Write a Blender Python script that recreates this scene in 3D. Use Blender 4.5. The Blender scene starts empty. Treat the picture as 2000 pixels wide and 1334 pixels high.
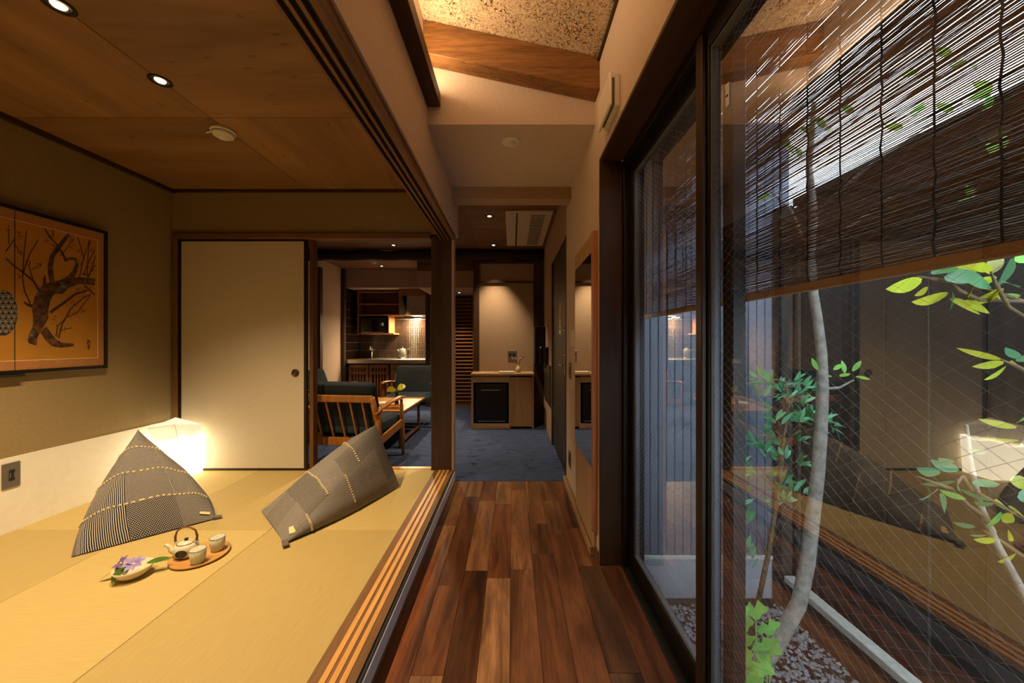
import bpy, bmesh, math, random
from mathutils import Vector, Matrix, Euler
random.seed(7)
S = bpy.context.scene
COL = S.collection
PI = math.pi

# ------------------------------------------------------------------ camera, world, exposure
H = 1.13                     # eye height above the wooden floor
F = 700.0                    # focal length in pixels of the 2000 px wide frame
cam_d = bpy.data.cameras.new('camera'); cam = bpy.data.objects.new('camera', cam_d); COL.objects.link(cam)
cam.location = (0, 0, H); cam.rotation_euler = (PI/2, 0, 0)
cam_d.sensor_width = 36.0; cam_d.lens = F/2000*36.0; cam_d.clip_start = 0.02
S.camera = cam
S.view_settings.view_transform = 'Standard'; S.view_settings.look = 'None'
S.view_settings.gamma = 1.0; S.view_settings.use_curve_mapping = False
S.view_settings.exposure = 1.25
W = bpy.data.worlds.new('overcast_sky'); S.world = W; W.use_nodes = True
bg = W.node_tree.nodes['Background']
bg.inputs[0].default_value = (0.72, 0.87, 1.0, 1); bg.inputs[1].default_value = 5.0
WARM = (1.0, 0.72, 0.40)
TATAMI_W, LIVING_W, COVE_W, LAMP_E = 56, 52, 6.5, 1.9

# ------------------------------------------------------------------ geometry helpers
class MB:
    def __init__(s): s.v = []; s.f = []; s.sm = []; s.uv = None
    def add(s, vs, fs, smooth=False):
        n = len(s.v); s.v += [tuple(v) for v in vs]
        for f in fs: s.f.append([i+n for i in f]); s.sm.append(smooth)
        return s
    def box(s, x0, x1, y0, y1, z0, z1):
        v = [(x0,y0,z0),(x1,y0,z0),(x1,y1,z0),(x0,y1,z0),(x0,y0,z1),(x1,y0,z1),(x1,y1,z1),(x0,y1,z1)]
        return s.add(v, [(0,3,2,1),(4,5,6,7),(0,1,5,4),(1,2,6,5),(2,3,7,6),(3,0,4,7)])
    def hexa(s, v8): return s.add(v8, [(0,3,2,1),(4,5,6,7),(0,1,5,4),(1,2,6,5),(2,3,7,6),(3,0,4,7)])
    def bar(s, a, b, w, h, up=(0,0,1)):
        a, b = Vector(a), Vector(b); d = (b-a).normalized(); u = Vector(up)
        x = d.cross(u)
        if x.length < 1e-4: x = d.cross(Vector((0,1,0)))
        x.normalize(); u = x.cross(d).normalized(); x *= w/2; u *= h/2
        return s.hexa([a-x-u, a+x-u, b+x-u, b-x-u, a-x+u, a+x+u, b+x+u, b-x+u])
    def tube(s, pts, rad, n=8, smooth=True, caps=True, squash=1.0):
        pts = [Vector(p) for p in pts]; m = len(pts)
        if not hasattr(rad, '__len__'): rad = [rad]*m
        vs, fs = [], []; ref = None
        for i, p in enumerate(pts):
            d = (pts[min(i+1, m-1)]-pts[max(i-1, 0)]).normalized()
            if ref is None:
                ref = d.cross(Vector((0,0,1)))
                if ref.length < .1: ref = d.cross(Vector((0,1,0)))
            x = (ref - d*ref.dot(d)).normalized(); ref = x; y = d.cross(x)
            for k in range(n):
                a = 2*PI*k/n; vs.append(p + (x*math.cos(a) + y*math.sin(a)*squash)*rad[i])
        for i in range(m-1):
            for k in range(n):
                k2 = (k+1) % n; fs.append((i*n+k, i*n+k2, (i+1)*n+k2, (i+1)*n+k))
        s.add(vs, fs, smooth)
        if caps:
            b = len(s.v)-len(vs)
            s.f.append([b+k for k in reversed(range(n))]); s.sm.append(False)
            s.f.append([b+(m-1)*n+k for k in range(n)]); s.sm.append(False)
        return s
    def lathe(s, prof, c=(0,0,0), n=24, ribs=0, ribd=0.0, smooth=True, sx=1.0, sy=1.0):
        vs, fs = [], []; m = len(prof)
        for (r, z) in prof:
            for k in range(n):
                a = 2*PI*k/n; rr = r
                if ribs and r > .005: rr = r*(1 - ribd*(0.5+0.5*math.cos(a*ribs)))
                vs.append((c[0]+rr*math.cos(a)*sx, c[1]+rr*math.sin(a)*sy, c[2]+z))
        for i in range(m-1):
            for k in range(n):
                k2 = (k+1) % n; fs.append((i*n+k, i*n+k2, (i+1)*n+k2, (i+1)*n+k))
        b = len(s.v); s.add(vs, fs, smooth)
        s.f.append([b+k for k in reversed(range(n))]); s.sm.append(False)
        s.f.append([b+(m-1)*n+k for k in range(n)]); s.sm.append(False)
        return s
    def prism(s, poly, axis, a, b):
        """polygon in the two other axes, extruded along axis from a to b"""
        n = len(poly)
        def pt(p, t):
            return {'x': (t, p[0], p[1]), 'y': (p[0], t, p[1]), 'z': (p[0], p[1], t)}[axis]
        vs = [pt(p, a) for p in poly]+[pt(p, b) for p in poly]
        fs = [list(reversed(range(n))), list(range(n, 2*n))]+[(i, (i+1) % n, n+(i+1) % n, n+i) for i in range(n)]
        return s.add(vs, fs)
    def cushion(s, x0, x1, y0, y1, z0, z1, r=.03, n=8):
        """soft rounded box (superellipsoid)"""
        c = Vector(((x0+x1)/2, (y0+y1)/2, (z0+z1)/2)); h = Vector(((x1-x0)/2, (y1-y0)/2, (z1-z0)/2))
        bm = bmesh.new(); bmesh.ops.create_cube(bm, size=2)
        bmesh.ops.subdivide_edges(bm, edges=bm.edges[:], cuts=n, use_grid_fill=True)
        vs = []
        for v in bm.verts:
            q = Vector((v.co.x*h.x, v.co.y*h.y, v.co.z*h.z)); rr = min(r, h.x, h.y, h.z)
            core = Vector([max(-h[i]+rr, min(h[i]-rr, q[i])) for i in range(3)])
            d = q-core
            if d.length > 1e-6: d = d.normalized()*rr
            vs.append(core+d+c)
        bm.verts.index_update(); fs = [[v.index for v in f.verts] for f in bm.faces]; bm.free()
        return s.add(vs, fs, True)

def obj(name, mb, mat, parent=None, bevel=0.0, loc=None, rot=None, segs=1):
    me = bpy.data.meshes.new(name)
    me.from_pydata(mb.v, [], mb.f)
    me.polygons.foreach_set('use_smooth', mb.sm)
    if mb.uv is not None:
        ul = me.uv_layers.new(name='UVMap')
        for p in me.polygons:
            for li in p.loop_indices: ul.data[li].uv = mb.uv[me.loops[li].vertex_index]
    if bevel > 0:
        bm = bmesh.new(); bm.from_mesh(me)
        es = [e for e in bm.edges if len(e.link_faces) == 2 and e.calc_face_angle(0) > .5]
        bmesh.ops.bevel(bm, geom=es, offset=bevel, segments=segs, affect='EDGES', profile=.5, clamp_overlap=True)
        bm.to_mesh(me); bm.free()
    me.update()
    o = bpy.data.objects.new(name, me); COL.objects.link(o)
    if mat is not None: me.materials.append(mat)
    if parent is not None: o.parent = parent
    if loc is not None: o.location = loc
    if rot is not None: o.rotation_euler = rot
    return o
def tag(o, label, cat, group=None, kind=None):
    o['label'] = label; o['category'] = cat
    if group: o['group'] = group
    if kind: o['kind'] = kind
    return o
def thing(name, label, cat, loc=(0,0,0), rotz=0, group=None, kind=None):
    o = bpy.data.objects.new(name, None); COL.objects.link(o); o.empty_display_size = .1
    o.location = loc; o.rotation_euler = (0, 0, rotz)
    return tag(o, label, cat, group, kind)
def box(name, x0, x1, y0, y1, z0, z1, mat, parent=None, bevel=0.0):
    return obj(name, MB().box(x0, x1, y0, y1, z0, z1), mat, parent, bevel)
def copy_tree(o, parent=None):
    c = o.copy(); COL.objects.link(c); c.parent = parent
    for ch in list(o.children): copy_tree(ch, c)
    return c
def P(px, py, Y): return Vector(((px-1000)/F*Y, Y, H-(py-667)/F*Y))
def PX(px, py, X):
    Y = X*F/(px-1000); return Vector((X, Y, H-(py-667)/F*Y))

# ------------------------------------------------------------------ material helpers
def lin(c):
    return tuple((x/255/12.92 if x/255 <= .04045 else ((x/255+.055)/1.055)**2.4) for x in c)+(1.0,)
class NT:
    def __init__(s, name):
        s.m = bpy.data.materials.new(name); s.m.use_nodes = True; s.t = s.m.node_tree
        s.b = s.t.nodes['Principled BSDF']; s.out = s.t.nodes['Material Output']
    def n(s, typ, **kw):
        nd = s.t.nodes.new('ShaderNode'+typ)
        for k, v in kw.items():
            if k.startswith('i_'):
                key = k[2:]; key = int(key) if key.isdigit() else key
                nd.inputs[key].default_value = v
            else: setattr(nd, k, v)
        return nd
    def l(s, a, b): s.t.links.new(a, b)
    def coord(s, scale=(1,1,1), rnd=True, kind='Object', rot=(0,0,0)):
        tc = s.n('TexCoord'); mp = s.n('Mapping'); mp.inputs['Scale'].default_value = scale; mp.inputs['Rotation'].default_value = rot
        src = tc.outputs[kind]
        if rnd:
            oi = s.n('ObjectInfo'); vm = s.n('VectorMath', operation='SCALE'); vm.inputs[0].default_value = (7.3, 5.1, 9.7)
            s.l(oi.outputs['Random'], vm.inputs['Scale']); ad = s.n('VectorMath', operation='ADD')
            s.l(src, ad.inputs[0]); s.l(vm.outputs[0], ad.inputs[1]); src = ad.outputs[0]
        s.l(src, mp.inputs[0]); return mp.outputs[0]
    def noise(s, vec, scale, detail=3, dist=0.0, rough=.5):
        nd = s.n('TexNoise'); nd.inputs['Scale'].default_value = scale; nd.inputs['Detail'].default_value = detail
        nd.inputs['Distortion'].default_value = dist; nd.inputs['Roughness'].default_value = rough
        s.l(vec, nd.inputs['Vector']); return nd.outputs['Fac']
    def ramp(s, fac, stops, interp='LINEAR'):
        r = s.n('ValToRGB'); r.color_ramp.interpolation = interp; e = r.color_ramp.elements
        while len(e) < len(stops): e.new(.5)
        for i, (p, c) in enumerate(stops): e[i].position = p; e[i].color = c
        s.l(fac, r.inputs[0]); return r.outputs[0]
    def math(s, op, a, b=None, clamp=False):
        m = s.n('Math', operation=op); m.use_clamp = clamp
        for i, x in enumerate((a, b)):
            if x is None: continue
            if isinstance(x, (int, float)): m.inputs[i].default_value = x
            else: s.l(x, m.inputs[i])
        return m.outputs[0]
    def mix(s, fac, a, b, typ='MIX'):
        m = s.n('Mix', data_type='RGBA', blend_type=typ)
        for i, x in ((0, fac), (6, a), (7, b)):
            if isinstance(x, (int, float)): m.inputs[i].default_value = x
            elif isinstance(x, tuple): m.inputs[i].default_value = x
            else: s.l(x, m.inputs[i])
        return m.outputs[2]
    def bump(s, h, strength=.2, dist=.01):
        b = s.n('Bump'); b.inputs['Strength'].default_value = strength; b.inputs['Distance'].default_value = dist
        s.l(h, b.inputs['Height']); s.l(b.outputs[0], s.b.inputs['Normal'])
    def done(s, col, rough=.6, metal=0.0, spec=.5):
        if isinstance(col, tuple): s.b.inputs['Base Color'].default_value = col
        else: s.l(col, s.b.inputs['Base Color'])
        if isinstance(rough, (int, float)): s.b.inputs['Roughness'].default_value = rough
        else: s.l(rough, s.b.inputs['Roughness'])
        s.b.inputs['Metallic'].default_value = metal; s.b.inputs['Specular IOR Level'].default_value = spec
        return s.m
G4 = lambda v: (v, v, v, 1)
def plain(name, c, rough=.6, metal=0.0, var=.08, scale=30, bump=0.0, spec=.5):
    t = NT(name); v = t.coord(); nz = t.noise(v, scale, 4)
    c = lin(c); lo = tuple(x*(1-var) for x in c[:3])+(1,); hi = tuple(min(1, x*(1+var)) for x in c[:3])+(1,)
    if bump: t.bump(nz, bump, .004)
    return t.done(t.ramp(nz, [(.3, lo), (.7, hi)]), rough, metal, spec)
def wood(name, dark, light, axis='y', scale=9, stretch=10, rough=.5, var=.0, bump=.12, fine=.25, knots=False, tint=None, spec=.4):
    t = NT(name); st = {'x': (1/stretch, 1, 1), 'y': (1, 1/stretch, 1), 'z': (1, 1, 1/stretch)}[axis]
    v = t.coord(st); big = t.noise(v, scale, 5, .9, .55); fin = t.noise(v, scale*9, 3, .2)
    col = t.ramp(big, [(.28, lin(dark)), (.5, tuple((a+b)/2 for a, b in zip(lin(dark), lin(light)))), (.72, lin(light))])
    col = t.mix(fine, col, t.ramp(fin, [(.35, G4(.35)), (.65, G4(1.0))]), 'MULTIPLY')
    if knots:
        st2 = tuple(1 if s < 1 else 2.6 for s in st)
        vk = t.coord(st2); vo = t.n('TexVoronoi'); vo.inputs['Scale'].default_value = 6.0; t.l(vk, vo.inputs['Vector'])
        k = t.ramp(vo.outputs['Distance'], [(.0, G4(.3)), (.07, G4(.55)), (.16, G4(1))])
        col = t.mix(.85, col, k, 'MULTIPLY')
    if var or tint:
        oi = t.n('ObjectInfo')
        if tint:
            wn = t.n('TexWhiteNoise', noise_dimensions='1D'); t.l(oi.outputs['Random'], wn.inputs['W'])
            col = t.mix(wn.outputs['Value'], col, t.mix(1.0, col, lin(tint), 'MULTIPLY'))
        hs = t.n('HueSaturation'); t.l(col, hs.inputs['Color'])
        t.l(t.math('ADD', t.math('MULTIPLY', oi.outputs['Random'], 2*var), 1-var), hs.inputs['Value']); col = hs.outputs[0]
    t.bump(fin, bump, .002)
    return t.done(col, rough, spec=spec)
def emit(name, c, strength):
    t = NT(name); t.b.inputs['Emission Color'].default_value = c+(1,) if len(c) == 3 else c
    v = t.coord(); nz = t.noise(v, 6, 2)
    t.l(t.math('ADD', t.math('MULTIPLY', nz, .2*strength), .9*strength), t.b.inputs['Emission Strength'])
    return t.done(lin((240, 235, 225)), .6)
def fabric(name, c1, c2, scale=220, rough=.9):
    t = NT(name); v = t.coord((1,1,1)); nz = t.noise(v, scale, 2); big = t.noise(v, 9, 3)
    col = t.ramp(nz, [(.35, lin(c1)), (.65, lin(c2))]); col = t.mix(.35, col, t.ramp(big, [(.35, G4(.6)), (.65, G4(1))]), 'MULTIPLY')
    t.bump(nz, .3, .002); return t.done(col, rough, spec=.2)

M = {}
M['plaster_warm'] = plain('plaster_warm', (206, 188, 174), .9, var=.05, scale=70, bump=.25, spec=.2)
M['plaster_olive'] = plain('plaster_olive', (146, 128, 92), .9, var=.06, scale=60, bump=.15, spec=.2)
M['plaster_brown'] = plain('plaster_brown', (172, 148, 128), .9, var=.05, scale=60, bump=.15, spec=.2)
M['washi'] = plain('washi_white', (232, 228, 215), .9, var=.03, scale=25, bump=.05, spec=.2)
M['fusuma'] = plain('fusuma_paper', (200, 189, 166), .85, var=.025, scale=40, bump=.05, spec=.25)
M['black_lacquer'] = plain('black_lacquer', (22, 18, 15), .35)
M['wood_dark_y'] = wood('dark_wood_along', (46, 30, 18), (84, 58, 36), 'y')
M['wood_dark_x'] = wood('dark_wood_across', (46, 30, 18), (84, 58, 36), 'x')
M['wood_dark_z'] = wood('dark_wood_upright', (46, 30, 18), (84, 58, 36), 'z')
M['wood_mid_x'] = wood('mid_wood_across', (92, 62, 36), (138, 98, 60), 'x')
M['wood_mid_y'] = wood('mid_wood_along', (92, 62, 36), (138, 98, 60), 'y')
M['wood_mid_z'] = wood('mid_wood_upright', (92, 62, 36), (138, 98, 60), 'z')
M['strip'] = wood('sliding_strip_bamboo', (205, 150, 84), (226, 172, 104), 'y', rough=.35)
M['ceil'] = wood('cedar_ceiling_board', (122, 88, 50), (164, 124, 76), 'y', scale=3.2, stretch=7, rough=.55, var=.1, knots=True, fine=.2)
M['ceil_x'] = wood('cedar_ceiling_board_turned', (122, 88, 50), (164, 124, 76), 'x', scale=3.2, stretch=7, rough=.55, var=.1, knots=True, fine=.2)
M['ceil_dark'] = wood('dark_ceiling_board', (96, 66, 40), (134, 96, 60), 'x', scale=4, stretch=8, rough=.6, var=.12)
M['beam'] = wood('pine_beam', (116, 78, 42), (166, 116, 66), 'x', scale=30, stretch=22, rough=.5, fine=.6)
M['log'] = wood('rough_log', (24, 15, 10), (52, 34, 22), 'x', scale=12, stretch=6, rough=.8, bump=.4)
M['floor'] = wood('walnut_plank', (66, 44, 28), (164, 116, 76), 'y', scale=11, stretch=9, rough=.42, var=.30, fine=.5, tint=(196, 160, 140), spec=.35)
M['subfloor'] = plain('floor_joint', (28, 17, 11), .8)
M['oak_x'] = wood('pale_oak_across', (156, 122, 88), (186, 152, 114), 'x', scale=14, stretch=14, rough=.5, fine=.2)
M['oak_z'] = wood('pale_oak_upright', (150, 112, 78), (178, 140, 102), 'z', scale=14, stretch=14, rough=.5, fine=.2)
M['oak_chair'] = wood('honey_oak', (150, 92, 40), (190, 128, 62), 'z', scale=16, stretch=6, rough=.4, fine=.2)
M['oak_table'] = wood('honey_oak_top', (176, 118, 58), (208, 150, 84), 'y', scale=12, stretch=10, rough=.35, fine=.2)
M['alder'] = wood('reddish_frame_wood', (182, 120, 76), (206, 144, 96), 'z', rough=.45)
M['birch'] = wood('pale_board', (176, 142, 104), (198, 164, 124), 'z', scale=6, rough=.5, fine=.1)
M['riser'] = plain('grey_riser', (204, 212, 224), .8, var=.05)
M['denim'] = fabric('blue_wool', (44, 56, 68), (62, 76, 90))
M['denim_dark'] = fabric('blue_wool_back', (36, 44, 50), (50, 60, 68))
M['black'] = plain('black_plastic', (16, 15, 15), .3)
M['black_matt'] = plain('black_matt', (20, 19, 19), .7)
M['alu_dark'] = plain('bronze_aluminium', (30, 25, 22), .4, metal=.3)
M['alu_brown'] = plain('brown_aluminium', (62, 42, 28), .4, metal=.3)
M['gasket'] = plain('grey_gasket', (96, 98, 102), .5)
M['steel'] = plain('brushed_steel', (196, 190, 180), .28, metal=1.0, var=.04)
M['wire'] = plain('glass_wire', (150, 148, 146), .5, metal=.3, var=.02)
M['white_plastic'] = plain('white_plastic', (226, 222, 212), .5, var=.02)
M['beige_plastic'] = plain('beige_plastic', (206, 194, 172), .5, var=.02)
M['grey_plate'] = plain('grey_plate', (112, 106, 98), .45, metal=.3)
M['hood_steel'] = plain('satin_steel', (190, 176, 154), .45, metal=.5, var=.04)
M['chrome'] = plain('chrome', (210, 205, 198), .15, metal=1.0, var=.01)
M['mirror'] = plain('mirror_silver', (236, 238, 238), .01, metal=1.0, var=.0)
M['door'] = plain('door_taupe', (58, 49, 40), .5, var=.04)
M['paper_note'] = plain('notice_paper', (226, 204, 150), .8, var=.03)
M['ink'] = plain('ink', (34, 26, 20), .8)
M['tray'] = wood('tray_wood', (190, 138, 78), (210, 160, 98), 'x', rough=.4, fine=.15)
M['celadon'] = plain('celadon_glaze', (196, 194, 172), .25, var=.05)
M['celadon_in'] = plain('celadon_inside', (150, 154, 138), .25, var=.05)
M['pot_glaze'] = plain('cream_glaze', (218, 210, 184), .25, var=.06)
M['pot_ink'] = plain('dark_blue_glaze', (42, 44, 56), .3, var=.3, scale=200)
M['rattan'] = wood('rattan', (96, 56, 26), (142, 88, 44), 'z', rough=.5)
M['bowl'] = plain('ivory_stoneware', (214, 200, 170), .5, var=.1, scale=40, bump=.3)
M['petal'] = plain('lilac_petal', (150, 132, 196), .6, var=.18, scale=120)
M['petal_dark'] = plain('violet_petal', (110, 88, 150), .6, var=.18, scale=120)
M['stamen'] = plain('cream_stamen', (236, 220, 150), .6)
def leafmat(name, c, trans=.35, var=.15):
    t = NT(name); v = t.coord(); nz = t.noise(v, 25, 3); oi = t.n('ObjectInfo')
    c = lin(c); lo = tuple(x*(1-var) for x in c[:3])+(1,); hi = tuple(min(1, x*(1+var)) for x in c[:3])+(1,)
    col = t.ramp(nz, [(.3, lo), (.7, hi)]); hs = t.n('HueSaturation'); t.l(col, hs.inputs['Color'])
    t.l(t.math('ADD', t.math('MULTIPLY', oi.outputs['Random'], .5), .75), hs.inputs['Value'])
    t.l(t.math('ADD', t.math('MULTIPLY', oi.outputs['Random'], .05), .475), hs.inputs['Hue'])
    tr = t.n('BsdfTranslucent'); t.l(hs.outputs[0], tr.inputs[0]); mx = t.n('MixShader'); mx.inputs[0].default_value = trans
    t.l(t.b.outputs[0], mx.inputs[1]); t.l(tr.outputs[0], mx.inputs[2]); t.l(mx.outputs[0], t.out.inputs[0])
    return t.done(hs.outputs[0], .35)
M['leaf_green'] = leafmat('green_leaf', (84, 128, 46))
M['leaf_teal'] = leafmat('shrub_leaf', (124, 196, 140))
M['leaf_yellow'] = leafmat('yellow_green_leaf', (196, 200, 62))
M['leaf_deep'] = leafmat('deep_green_leaf', (96, 150, 104))
M['leaf_lime'] = leafmat('lime_leaf', (150, 208, 98))
M['bark'] = plain('pale_bark', (146, 140, 130), .85, var=.3, scale=40, bump=.5)
M['twig'] = plain('twig_bark', (112, 92, 66), .8, var=.2)
M['kerb'] = plain('pale_stone', (206, 202, 190), .85, var=.1, scale=50, bump=.2)
M['kerb_side'] = wood('kerb_timber', (52, 42, 34), (84, 70, 58), 'y', rough=.8)
M['fence'] = wood('charred_board', (36, 33, 31), (70, 65, 60), 'z', scale=8, stretch=14, rough=.75, var=.2, bump=.4)
M['post'] = wood('grey_post', (52, 46, 42), (86, 78, 70), 'z', rough=.8)
M['siding'] = plain('blue_grey_siding', (112, 118, 134), .6, var=.05)
M['concrete'] = plain('pale_stucco', (178, 184, 192), .9, var=.06, scale=180, bump=.6)
M['gravel'] = plain('grey_gravel', (150, 150, 153), .85, var=.35, scale=60)
M['soil'] = plain('soil', (46, 42, 38), .95, var=.3)
M['moss'] = plain('moss', (96, 112, 44), .95, var=.35, scale=80, bump=.8)
M['reed'] = wood('blind_reed', (80, 58, 40), (126, 94, 64), 'y', rough=.7, fine=.3)
M['rail'] = wood('blind_rail', (138, 92, 46), (172, 122, 66), 'y', rough=.6)
M['string'] = plain('blind_string', (30, 24, 20), .8)
M['tile'] = plain('dark_glazed_tile', (48, 36, 28), .12, var=.25, scale=20)
M['grout'] = plain('pale_grout', (232, 222, 200), .8)
M['cab_wood'] = wood('reddish_cabinet_wood', (132, 84, 52), (166, 112, 72), 'z', scale=10, rough=.45)
M['louvre'] = wood('louvre_wood', (150, 102, 62), (184, 132, 86), 'x', rough=.45)
M['glass_dark'] = plain('dark_glass', (8, 8, 9), .05)
M['gold'] = plain('gold_leaf_paper', (178, 124, 42), .55, var=.08, scale=8)
M['brocade'] = plain('brocade_border', (170, 116, 66), .7, var=.25, scale=220)
M['cream_line'] = plain('cream_line', (226, 206, 160), .7)
M['bark_paint'] = None
M['red_paint'] = plain('red_paint', (176, 62, 30), .8)
M['twig_paint'] = plain('brown_paint', (66, 40, 20), .8)
M['navy_paint'] = plain('navy_paint', (34, 42, 62), .7, var=.2)
M['teal_paint'] = plain('teal_paint', (38, 78, 74), .7, var=.2)
t = NT('bark_painting'); v = t.coord((1,1,1)); vo = t.n('TexVoronoi'); vo.inputs['Scale'].default_value = 26; t.l(v, vo.inputs['Vector'])
nz = t.noise(v, 14, 3)
cc = t.ramp(nz, [(.32, lin((44, 28, 18))), (.45, lin((124, 76, 36))), (.56, lin((62, 40, 24))), (.7, lin((128, 122, 96)))])
M['bark_paint'] = t.done(t.mix(.8, cc, t.ramp(vo.outputs['Distance'], [(.0, G4(1)), (.45, G4(.75)), (.7, G4(.25))]), 'MULTIPLY'), .8)
# straw plaster of the sloping ceiling
t = NT('straw_plaster'); v = t.coord((1, 1, 1), rnd=False)
a = t.noise(v, 30, 1, 2.8, .4); b2 = t.noise(v, 9, 3)
k = t.ramp(a, [(.44, G4(0)), (.485, G4(1)), (.525, G4(1)), (.57, G4(0))])
k2 = t.ramp(b2, [(.3, G4(.45)), (.6, G4(1))])
col = t.mix(t.math('MULTIPLY', k, k2), lin((216, 192, 162)), lin((84, 60, 42)))
t.bump(a, .3, .004); M['straw'] = t.done(col, .95, spec=.1)
# carpet
t = NT('blue_grey_carpet'); v = t.coord((1, 1.5, 1), rnd=False); a = t.noise(v, 9, 6, .8, .65); f = t.noise(v, 500, 2)
col = t.ramp(a, [(.30, lin((38, 48, 74))), (.42, lin((62, 74, 108))), (.75, lin((74, 86, 118)))])
col = t.mix(.3, col, t.ramp(f, [(.3, G4(.4)), (.7, G4(1))]), 'MULTIPLY'); t.bump(f, .5, .006); M['carpet'] = t.done(col, .98, spec=.05)
# tatami, two weave directions, their difference in the light put into the colour
for nm, rot, c0, c1 in (('tatami_a', 0, (188, 166, 106), (198, 176, 114)), ('tatami_b', PI/2, (176, 154, 98), (186, 164, 106))):
    t = NT(nm); v = t.coord((1,1,1), rnd=True, rot=(0, 0, rot)); w = t.n('TexWave', wave_type='BANDS', bands_direction='Y')
    w.inputs['Scale'].default_value = 75; w.inputs['Distortion'].default_value = .3; w.inputs['Detail'].default_value = 1; t.l(v, w.inputs['Vector'])
    st = t.n('Mapping'); st.inputs['Scale'].default_value = (2, 60, 1); t.l(v, st.inputs[0]); nz = t.noise(st.outputs[0], 6, 3)
    col = t.ramp(nz, [(.3, lin(c0)), (.7, lin(c1))]); col = t.mix(.16, col, t.ramp(w.outputs['Fac'], [(0, G4(.55)), (1, G4(1))]), 'MULTIPLY')
    t.bump(w.outputs['Fac'], .25, .0015); M[nm] = t.done(col, .62, spec=.35)
# patchwork weave for the floor cushions (UV in metres)
def patchwork(name, seed):
    t = NT(name); tc = t.n('TexCoord'); sp = t.n('SeparateXYZ'); t.l(tc.outputs['UV'], sp.inputs[0]); u, v = sp.outputs[0], sp.outputs[1]
    cu = t.math('FLOOR', t.math('DIVIDE', u, .17)); cv = t.math('FLOOR', t.math('DIVIDE', v, .155))
    cb = t.n('CombineXYZ'); t.l(cu, cb.inputs[0]); t.l(cv, cb.inputs[1]); cb.inputs[2].default_value = seed
    wn = t.n('TexWhiteNoise', noise_dimensions='3D'); t.l(cb.outputs[0], wn.inputs['Vector']); r = wn.outputs['Value']
    nn = t.noise(tc.outputs['UV'], 30, 2)
    uw = t.math('ADD', u, t.math('MULTIPLY', nn, .004)); vw = t.math('ADD', v, t.math('MULTIPLY', nn, .004))
    p = .0066
    str_ = t.math('LESS_THAN', t.math('FRACT', t.math('DIVIDE', uw, p)), .40)
    row = t.math('FLOOR', t.math('DIVIDE', vw, p*.8)); off = t.math('MULTIPLY', t.math('MODULO', row, 2.0), .5)
    du = t.math('LESS_THAN', t.math('FRACT', t.math('ADD', t.math('DIVIDE', uw, p*1.25), off)), .55)
    dv = t.math('LESS_THAN', t.math('FRACT', t.math('DIVIDE', vw, p*.8)), .52)
    dots = t.math('MULTIPLY', du, dv)
    hs = t.math('LESS_THAN', t.math('FRACT', t.math('DIVIDE', vw, p*.7)), .45)
    chk = t.math('MULTIPLY', hs, t.math('LESS_THAN', t.math('FRACT', t.math('DIVIDE', uw, p*.6)), .8))
    isS = t.math('LESS_THAN', r, .4); isD = t.math('GREATER_THAN', r, .66)
    m1 = t.n('Mix', data_type='FLOAT'); t.l(isS, m1.inputs[0]); t.l(chk, m1.inputs[2]); t.l(str_, m1.inputs[3])
    m2 = t.n('Mix', data_type='FLOAT'); t.l(isD, m2.inputs[0]); t.l(m1.outputs[0], m2.inputs[2]); t.l(dots, m2.inputs[3])
    col = t.mix(m2.outputs[0], lin((34, 31, 40)), lin((186, 180, 170)))
    t.bump(m2.outputs[0], .4, .002); return t.done(col, .9, spec=.15)
M['patch_a'] = patchwork('patchwork_weave', 1.0); M['patch_b'] = patchwork('patchwork_weave_second', 4.0)
# window glass: clear, mirror-like by its Fresnel term on the outer skin of the pane
t = NT('wired_window_glass'); fr = t.n('Fresnel'); fr.inputs[0].default_value = 1.52; ge = t.n('NewGeometry')
fac = t.math('MULTIPLY', t.math('MULTIPLY', fr.outputs[0], 3.6), t.math('SUBTRACT', 1.0, ge.outputs['Backfacing']), True)
tr = t.n('BsdfTransparent'); tr.inputs[0].default_value = (.95, .965, .965, 1); gl = t.n('BsdfGlossy'); gl.inputs['Roughness'].default_value = 0.0
mx = t.n('MixShader'); t.l(fac, mx.inputs[0]); t.l(tr.outputs[0], mx.inputs[1]); t.l(gl.outputs[0], mx.inputs[2]); t.l(mx.outputs[0], t.out.inputs[0])
M['glass'] = t.m
M['lamp_hot'] = emit('lamp_paper_lit', (1.0, .86, .60), LAMP_E)
M['lamp_soft'] = emit('lamp_paper_soft', (1.0, .86, .60), LAMP_E*.11)
M['bulb'] = emit('downlight_lens', (1.0, .84, .62), 1.6)
M['led'] = emit('led_tape', (1.0, .62, .28), 2.0)
# ------------------------------------------------------------------ the room shell
ZT = 0.09; XL = -2.745; YB = 2.90; CT = 2.356; XW = -0.446; XR = 0.441; CL = 2.40; YN = -0.85
def struct(o, label, cat): return tag(o, label, cat, kind='structure')
# wooden corridor floor: planks
fl = struct(box('floor', -.458, .56, YN, 2.90, -.08, -.014, M['subfloor']), 'walnut plank floor of the corridor beside the window', 'floor')
PW = .1122; rp = random.Random(3)
for i in range(9):
    x0 = -.456+i*PW; x1 = x0+PW; y = YN-rp.random()*.5
    while y < 2.90:
        L = rp.choice((.32, .45, .6, .78, .95)); y1 = min(y+L, 2.898); y0 = max(y, YN)
        if y1-y0 > .02:
            xe = min(x1, .441) if y0 > 1.81 else min(x1, .552)
            if y0 < 1.806 < y1 and x1 > .441:      # notch at the window jamb
                obj('plank', MB().box(x0+.0006, x1-.0006, y0+.0006, 1.805, -.014, -rp.random()*.0006), M['floor'], fl)
                y0 = 1.8065; xe = .441
            if xe-x0 > .01:
                obj('plank', MB().box(x0+.0006, xe-.0006, y0+.0006, y1-.0006, -.014, -rp.random()*.0006), M['floor'], fl, .0008)
        y = y1 if y1 < 2.897 else 3
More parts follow.
